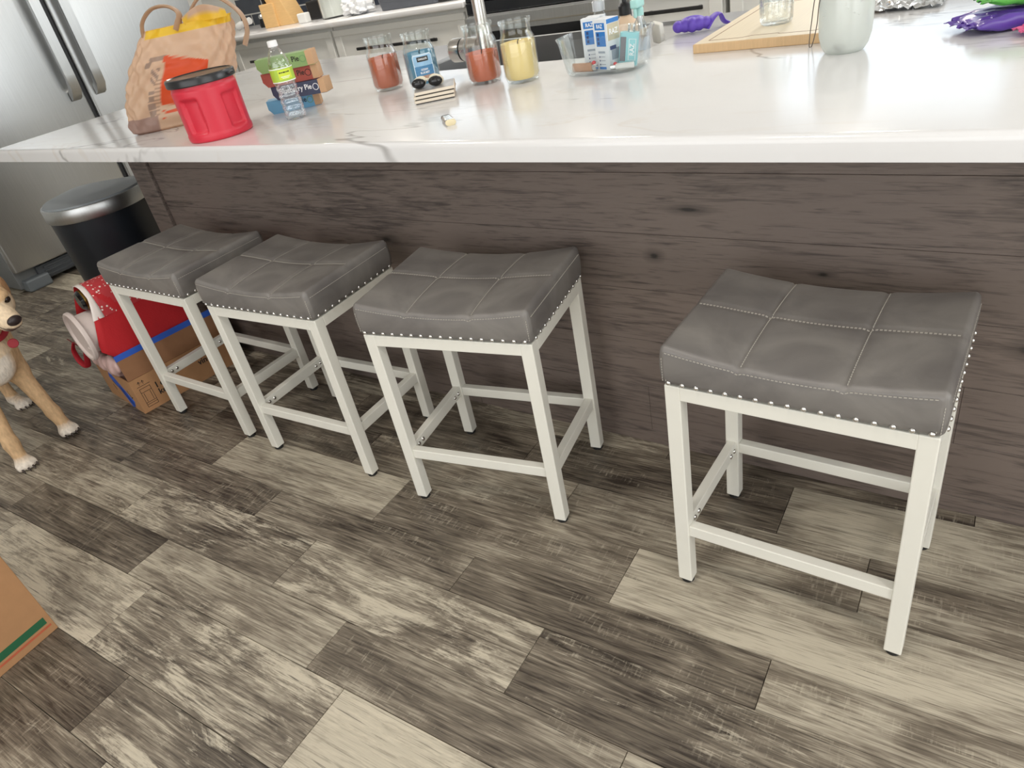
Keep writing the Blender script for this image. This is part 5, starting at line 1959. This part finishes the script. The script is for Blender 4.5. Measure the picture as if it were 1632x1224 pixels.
# ------------------------------------------------------------------ the dog
def make_dog():
    t = thing('dog', 'cream and tan short coated dog standing by the cardboard box, facing the viewer', 'dog', (-2.0, -.55, 0))
    O = np.array([-2.0, -.55, 0])
    hd = np.array([-1.765, -.482, .585])            # skull centre
    nose = np.array([-1.652, -.470, .512])
    fw = nose - hd
    fw[2] += .02
    fw /= np.linalg.norm(fw)
    sd = np.cross([0, 0, 1], fw); sd /= np.linalg.norm(sd)   # towards the dog's left
    up = np.cross(fw, sd)
    Mh = np.stack([fw, sd, up], 1)
    H_ = lambda a, b_, c: hd + fw * a + sd * b_ + up * c
    def f(P_):
        P_ = P_ + O
        body = [sd_ell(P_, (-1.925, -.548, .415), (.125, .095, .130)),
                sd_cap(P_, (-1.98, -.545, .43), (-2.20, -.525, .455), .105, .088),
                sd_cap(P_, (-2.20, -.525, .455), (-2.34, -.515, .46), .088, .092),
                sd_cap(P_, (-1.90, -.545, .46), (-1.80, -.50, .555), .088, .068),
                sd_ell(P_, (-1.845, -.55, .375), (.07, .075, .09))]
        d = smin(body, .05)
        legs = []
        for (paw, wr, el, shd) in (((-1.842, -.456), (-1.872, -.460), (-1.905, -.478), (-1.885, -.495)), ((-1.785, -.644), (-1.818, -.640), (-1.885, -.612), (-1.88, -.600))):
            legs += [smin([sd_cap(P_, (*shd, .43), (*el, .285), .060, .040), sd_cap(P_, (*el, .285), (*wr, .095), .033, .0225), sd_cap(P_, (*wr, .095), (wr[0] * .4 + paw[0] * .6, paw[1], .032), .0225, .023)], .02)]
            toes = [sd_ell(P_, (paw[0] + .012 - .010 * abs(k), paw[1] + .0165 * k, .0155), (.024, .0095, .0155)) for k in (-1.5, -.5, .5, 1.5)]
            pw = smin([sd_ell(P_, (paw[0] - .01, paw[1], .021), (.034, .029, .021))] + toes, .004)
            legs += [pw]
        for (paw, hk, kn, hp) in (((-2.285, -.427), (-2.385, -.430), (-2.235, -.440), (-2.33, -.462)), ((-2.30, -.600), (-2.40, -.600), (-2.25, -.590), (-2.34, -.575))):
            legs += [smin([sd_cap(P_, (*hp, .43), (*kn, .285), .082, .050), sd_cap(P_, (*kn, .285), (*hk, .140), .042, .024), sd_cap(P_, (*hk, .140), (hk[0] + .035, hk[1], .035), .022, .021), sd_cap(P_, (hk[0] + .03, hk[1], .028), (*paw, .022), .021, .024)], .02)]
            toes = [sd_ell(P_, (paw[0] + .016 - .008 * abs(k), paw[1] + .0155 * k, .0145), (.022, .009, .0145)) for k in (-1.5, -.5, .5, 1.5)]
            legs += [smin(toes, .004)]
        ft = smin([legs[0], legs[1]], .012), smin([legs[2], legs[3]], .012), smin([legs[4], legs[5]], .012), smin([legs[6], legs[7]], .012)
        d = smin([d, *ft], .03)
        tail = smin([sd_cap(P_, (-2.40, -.515, .50), (-2.53, -.52, .45), .034, .026), sd_cap(P_, (-2.53, -.52, .45), (-2.66, -.53, .50), .026, .016)], .02)
        d = smin([d, tail], .03)
        head = smin([sd_ell(P_, H_(0, 0, 0), (.082, .070, .070), Mh), sd_cap(P_, H_(.05, 0, -.012), H_(.115, 0, -.022), .046, .033), sd_cap(P_, H_(.03, 0, -.045), H_(.095, 0, -.05), .036, .022),
                     sd_ell(P_, H_(.02, .045, -.02), (.045, .028, .04), Mh), sd_ell(P_, H_(.02, -.045, -.02), (.045, .028, .04), Mh),
                     sd_ell(P_, H_(.052, .033, .034), (.022, .018, .014), Mh), sd_ell(P_, H_(.052, -.033, .034), (.022, .018, .014), Mh)], .022)
        for s in (-1, 1):   # eye sockets, mouth line
            head = np.maximum(head, -sd_ell(P_, H_(.078, s * .034, .020), (.013, .0125, .010), Mh))
        head = np.maximum(head, -sd_ell(P_, H_(.115, 0, -.046), (.035, .045, .0025), Mh))
        ears = []
        for s in (-1, 1):
            ears.append(smin([sd_ell(P_, H_(-.020, s * .066, .040), (.034, .012, .026), Mh), sd_ell(P_, H_(-.012, s * .079, -.004), (.031, .0095, .045), Mh)], .015))
        head = smin([head] + ears, .010)
        return smin([d, head], .035)
    coat = attr_mat('dog_coat', .85, bump=.6, bscale=90, var=.16, stretch=(1, 1, .45))
    body = obj('dog_body', sdf_mesh(f, (-.72, -.17, -.008), (.40, .22, .70), .0075), coat, t, True)
    tan, cream, white, brown = lin((204, 170, 130)), lin((224, 202, 172)), lin((232, 222, 208)), lin((172, 132, 94))
    def mixc(a, b_, k):
        k = max(0, min(1, k))
        return tuple(x + (y - x) * k for x, y in zip(a, b_))
    def colr(c):
        p = np.array(c) + O
        c0 = tan
        if p[2] < .05: c0 = mixc(white, tan, (p[2] - .03) / .03)
        # white blaze on the chest
        dch = np.linalg.norm((p - np.array([-1.80, -.55, .365])) / np.array([.06, .05, .075]))
        c0 = mixc(white, c0, (dch - .8) / .5)
        q = Mh.T @ (p - hd)
        if np.linalg.norm(q) < .2 and q[0] > .03 and abs(q[1]) < .06 and q[2] < .03: c0 = mixc(cream, c0, (.05 - q[0]) / .05)
        if abs(q[1]) > .062 and -.06 < q[0] < .03 and -.06 < q[2] < .08: c0 = brown
        if np.linalg.norm(q) < .2 and q[0] > .10 and q[2] < -.03: c0 = mixc(lin((96, 74, 66)), c0, (.115 - q[0]) / .02)
        if -.05 < p[2] - .47 < .12 and p[0] < -2.0: c0 = mixc(brown, c0, .45)
        return c0
    set_col(body, colr)
    M3 = Matrix(((fw[0], sd[0], up[0], 0), (fw[1], sd[1], up[1], 0), (fw[2], sd[2], up[2], 0), (0, 0, 0, 1)))
    dark = mat('dog_nose', lin((44, 34, 34)), .35, var=.1, bump=.3, bscale=300)
    n = obj('nose', add_sphere(B(), H_(.139, 0, -.008) - O, .022, 20, 14, (.62, 1.05, .78), M3), dark, t, True)
    n['label'] = 'dark brown nose'
    eye_m = mat('dog_eye', lin((34, 22, 16)), .08, var=.1)
    for s in (-1, 1):
        e = obj('eye', add_sphere(B(), H_(.0675, s * .0345, .0195) - O, .0128, 16, 12, (1, 1, 1), M3), eye_m, t, True)
        e['label'] = 'dark brown eye'
    # claws
    claw = mat('dog_claw', lin((60, 50, 46)), .4)
    for paw, dx in (((-1.842, -.456), .032), ((-1.785, -.644), .032), ((-2.285, -.427), .034), ((-2.30, -.600), .034)):
        for k in (-1.5, -.5, .5, 1.5):
            x = paw[0] + dx - .009 * abs(k) - O[0]
            y = paw[1] + .0162 * k - O[1]
            obj('claw', tube([(x - .004, y, .014), (x + .006, y, .010), (x + .012, y, .003)], [.0038, .003, .001], 8), claw, t, True)
    # collar and tag
    ctr = Vector((-1.835, -.518, .505)) - Vector(O)
    ax = Vector((-.10, -.045, -.095)).normalized()
    q = ax.to_track_quat('Z', 'Y').to_matrix().to_4x4()
    ring = [Matrix.Translation(ctr) @ q @ Vector((.083 * math.cos(a), .080 * math.sin(a), 0)) for a in np.linspace(0, 2 * PI, 41)]
    redc = mat('collar_red', lin((150, 34, 44)), .6, var=.05)
    obj('collar', tube(ring, .010, 10, .5), redc, t, True)
    tgl = Vector((-1.722, -.487, .432)) - Vector(O)
    g = obj('collar_tag', lathe([(0, -.003), (.014, -.003), (.016, 0), (.014, .003), (0, .003)], 24, Matrix.Translation(tgl) @ Matrix.Rotation(R(80), 4, 'Y') @ Matrix.Rotation(R(10), 4, 'X')), redc, t, 35)
    g['label'] = 'round red tag on the collar'


make_dog()

# ------------------------------------------------------------------ ceiling lights
def downlight(x, y, power):
    t = thing('ceiling_light', 'unseen round white recessed ceiling light', 'ceiling light', (x, y, H), 0, 'recessed ceiling lights')
    em, nt, b = nt_new('lamp_glow')
    b.inputs['Emission Color'].default_value = (1, .95, .87, 1)
    b.inputs['Emission Strength'].default_value = 6
    obj('trim_ring', lathe([(.075, -.001), (.095, -.001), (.095, -.008), (.08, -.012), (.075, -.008), (.075, -.001)], 40), frame_w, t, 40)
    obj('diffuser', lathe([(0, -.0015), (.074, -.0015), (.074, -.006), (0, -.006)], 40), em, t, 40)
    d = bpy.data.lights.new('lamp', 'AREA')
    d.shape = 'DISK'
    d.size = .15
    d.energy = power
    d.color = (1, .93, .84)
    o = bpy.data.objects.new('lamp', d)
    o.location = (0, 0, -.02)
    o.parent = t
    C.objects.link(o)


for x in (-4.6, -3.0, -1.4, 0.2):
    downlight(x, 2.75, LAMP_B)  # unseen row over the aisle, added to brighten the back cabinets
for x in (-1.6, 0.2, 2.0):
    downlight(x, -1.0, LAMP_F)
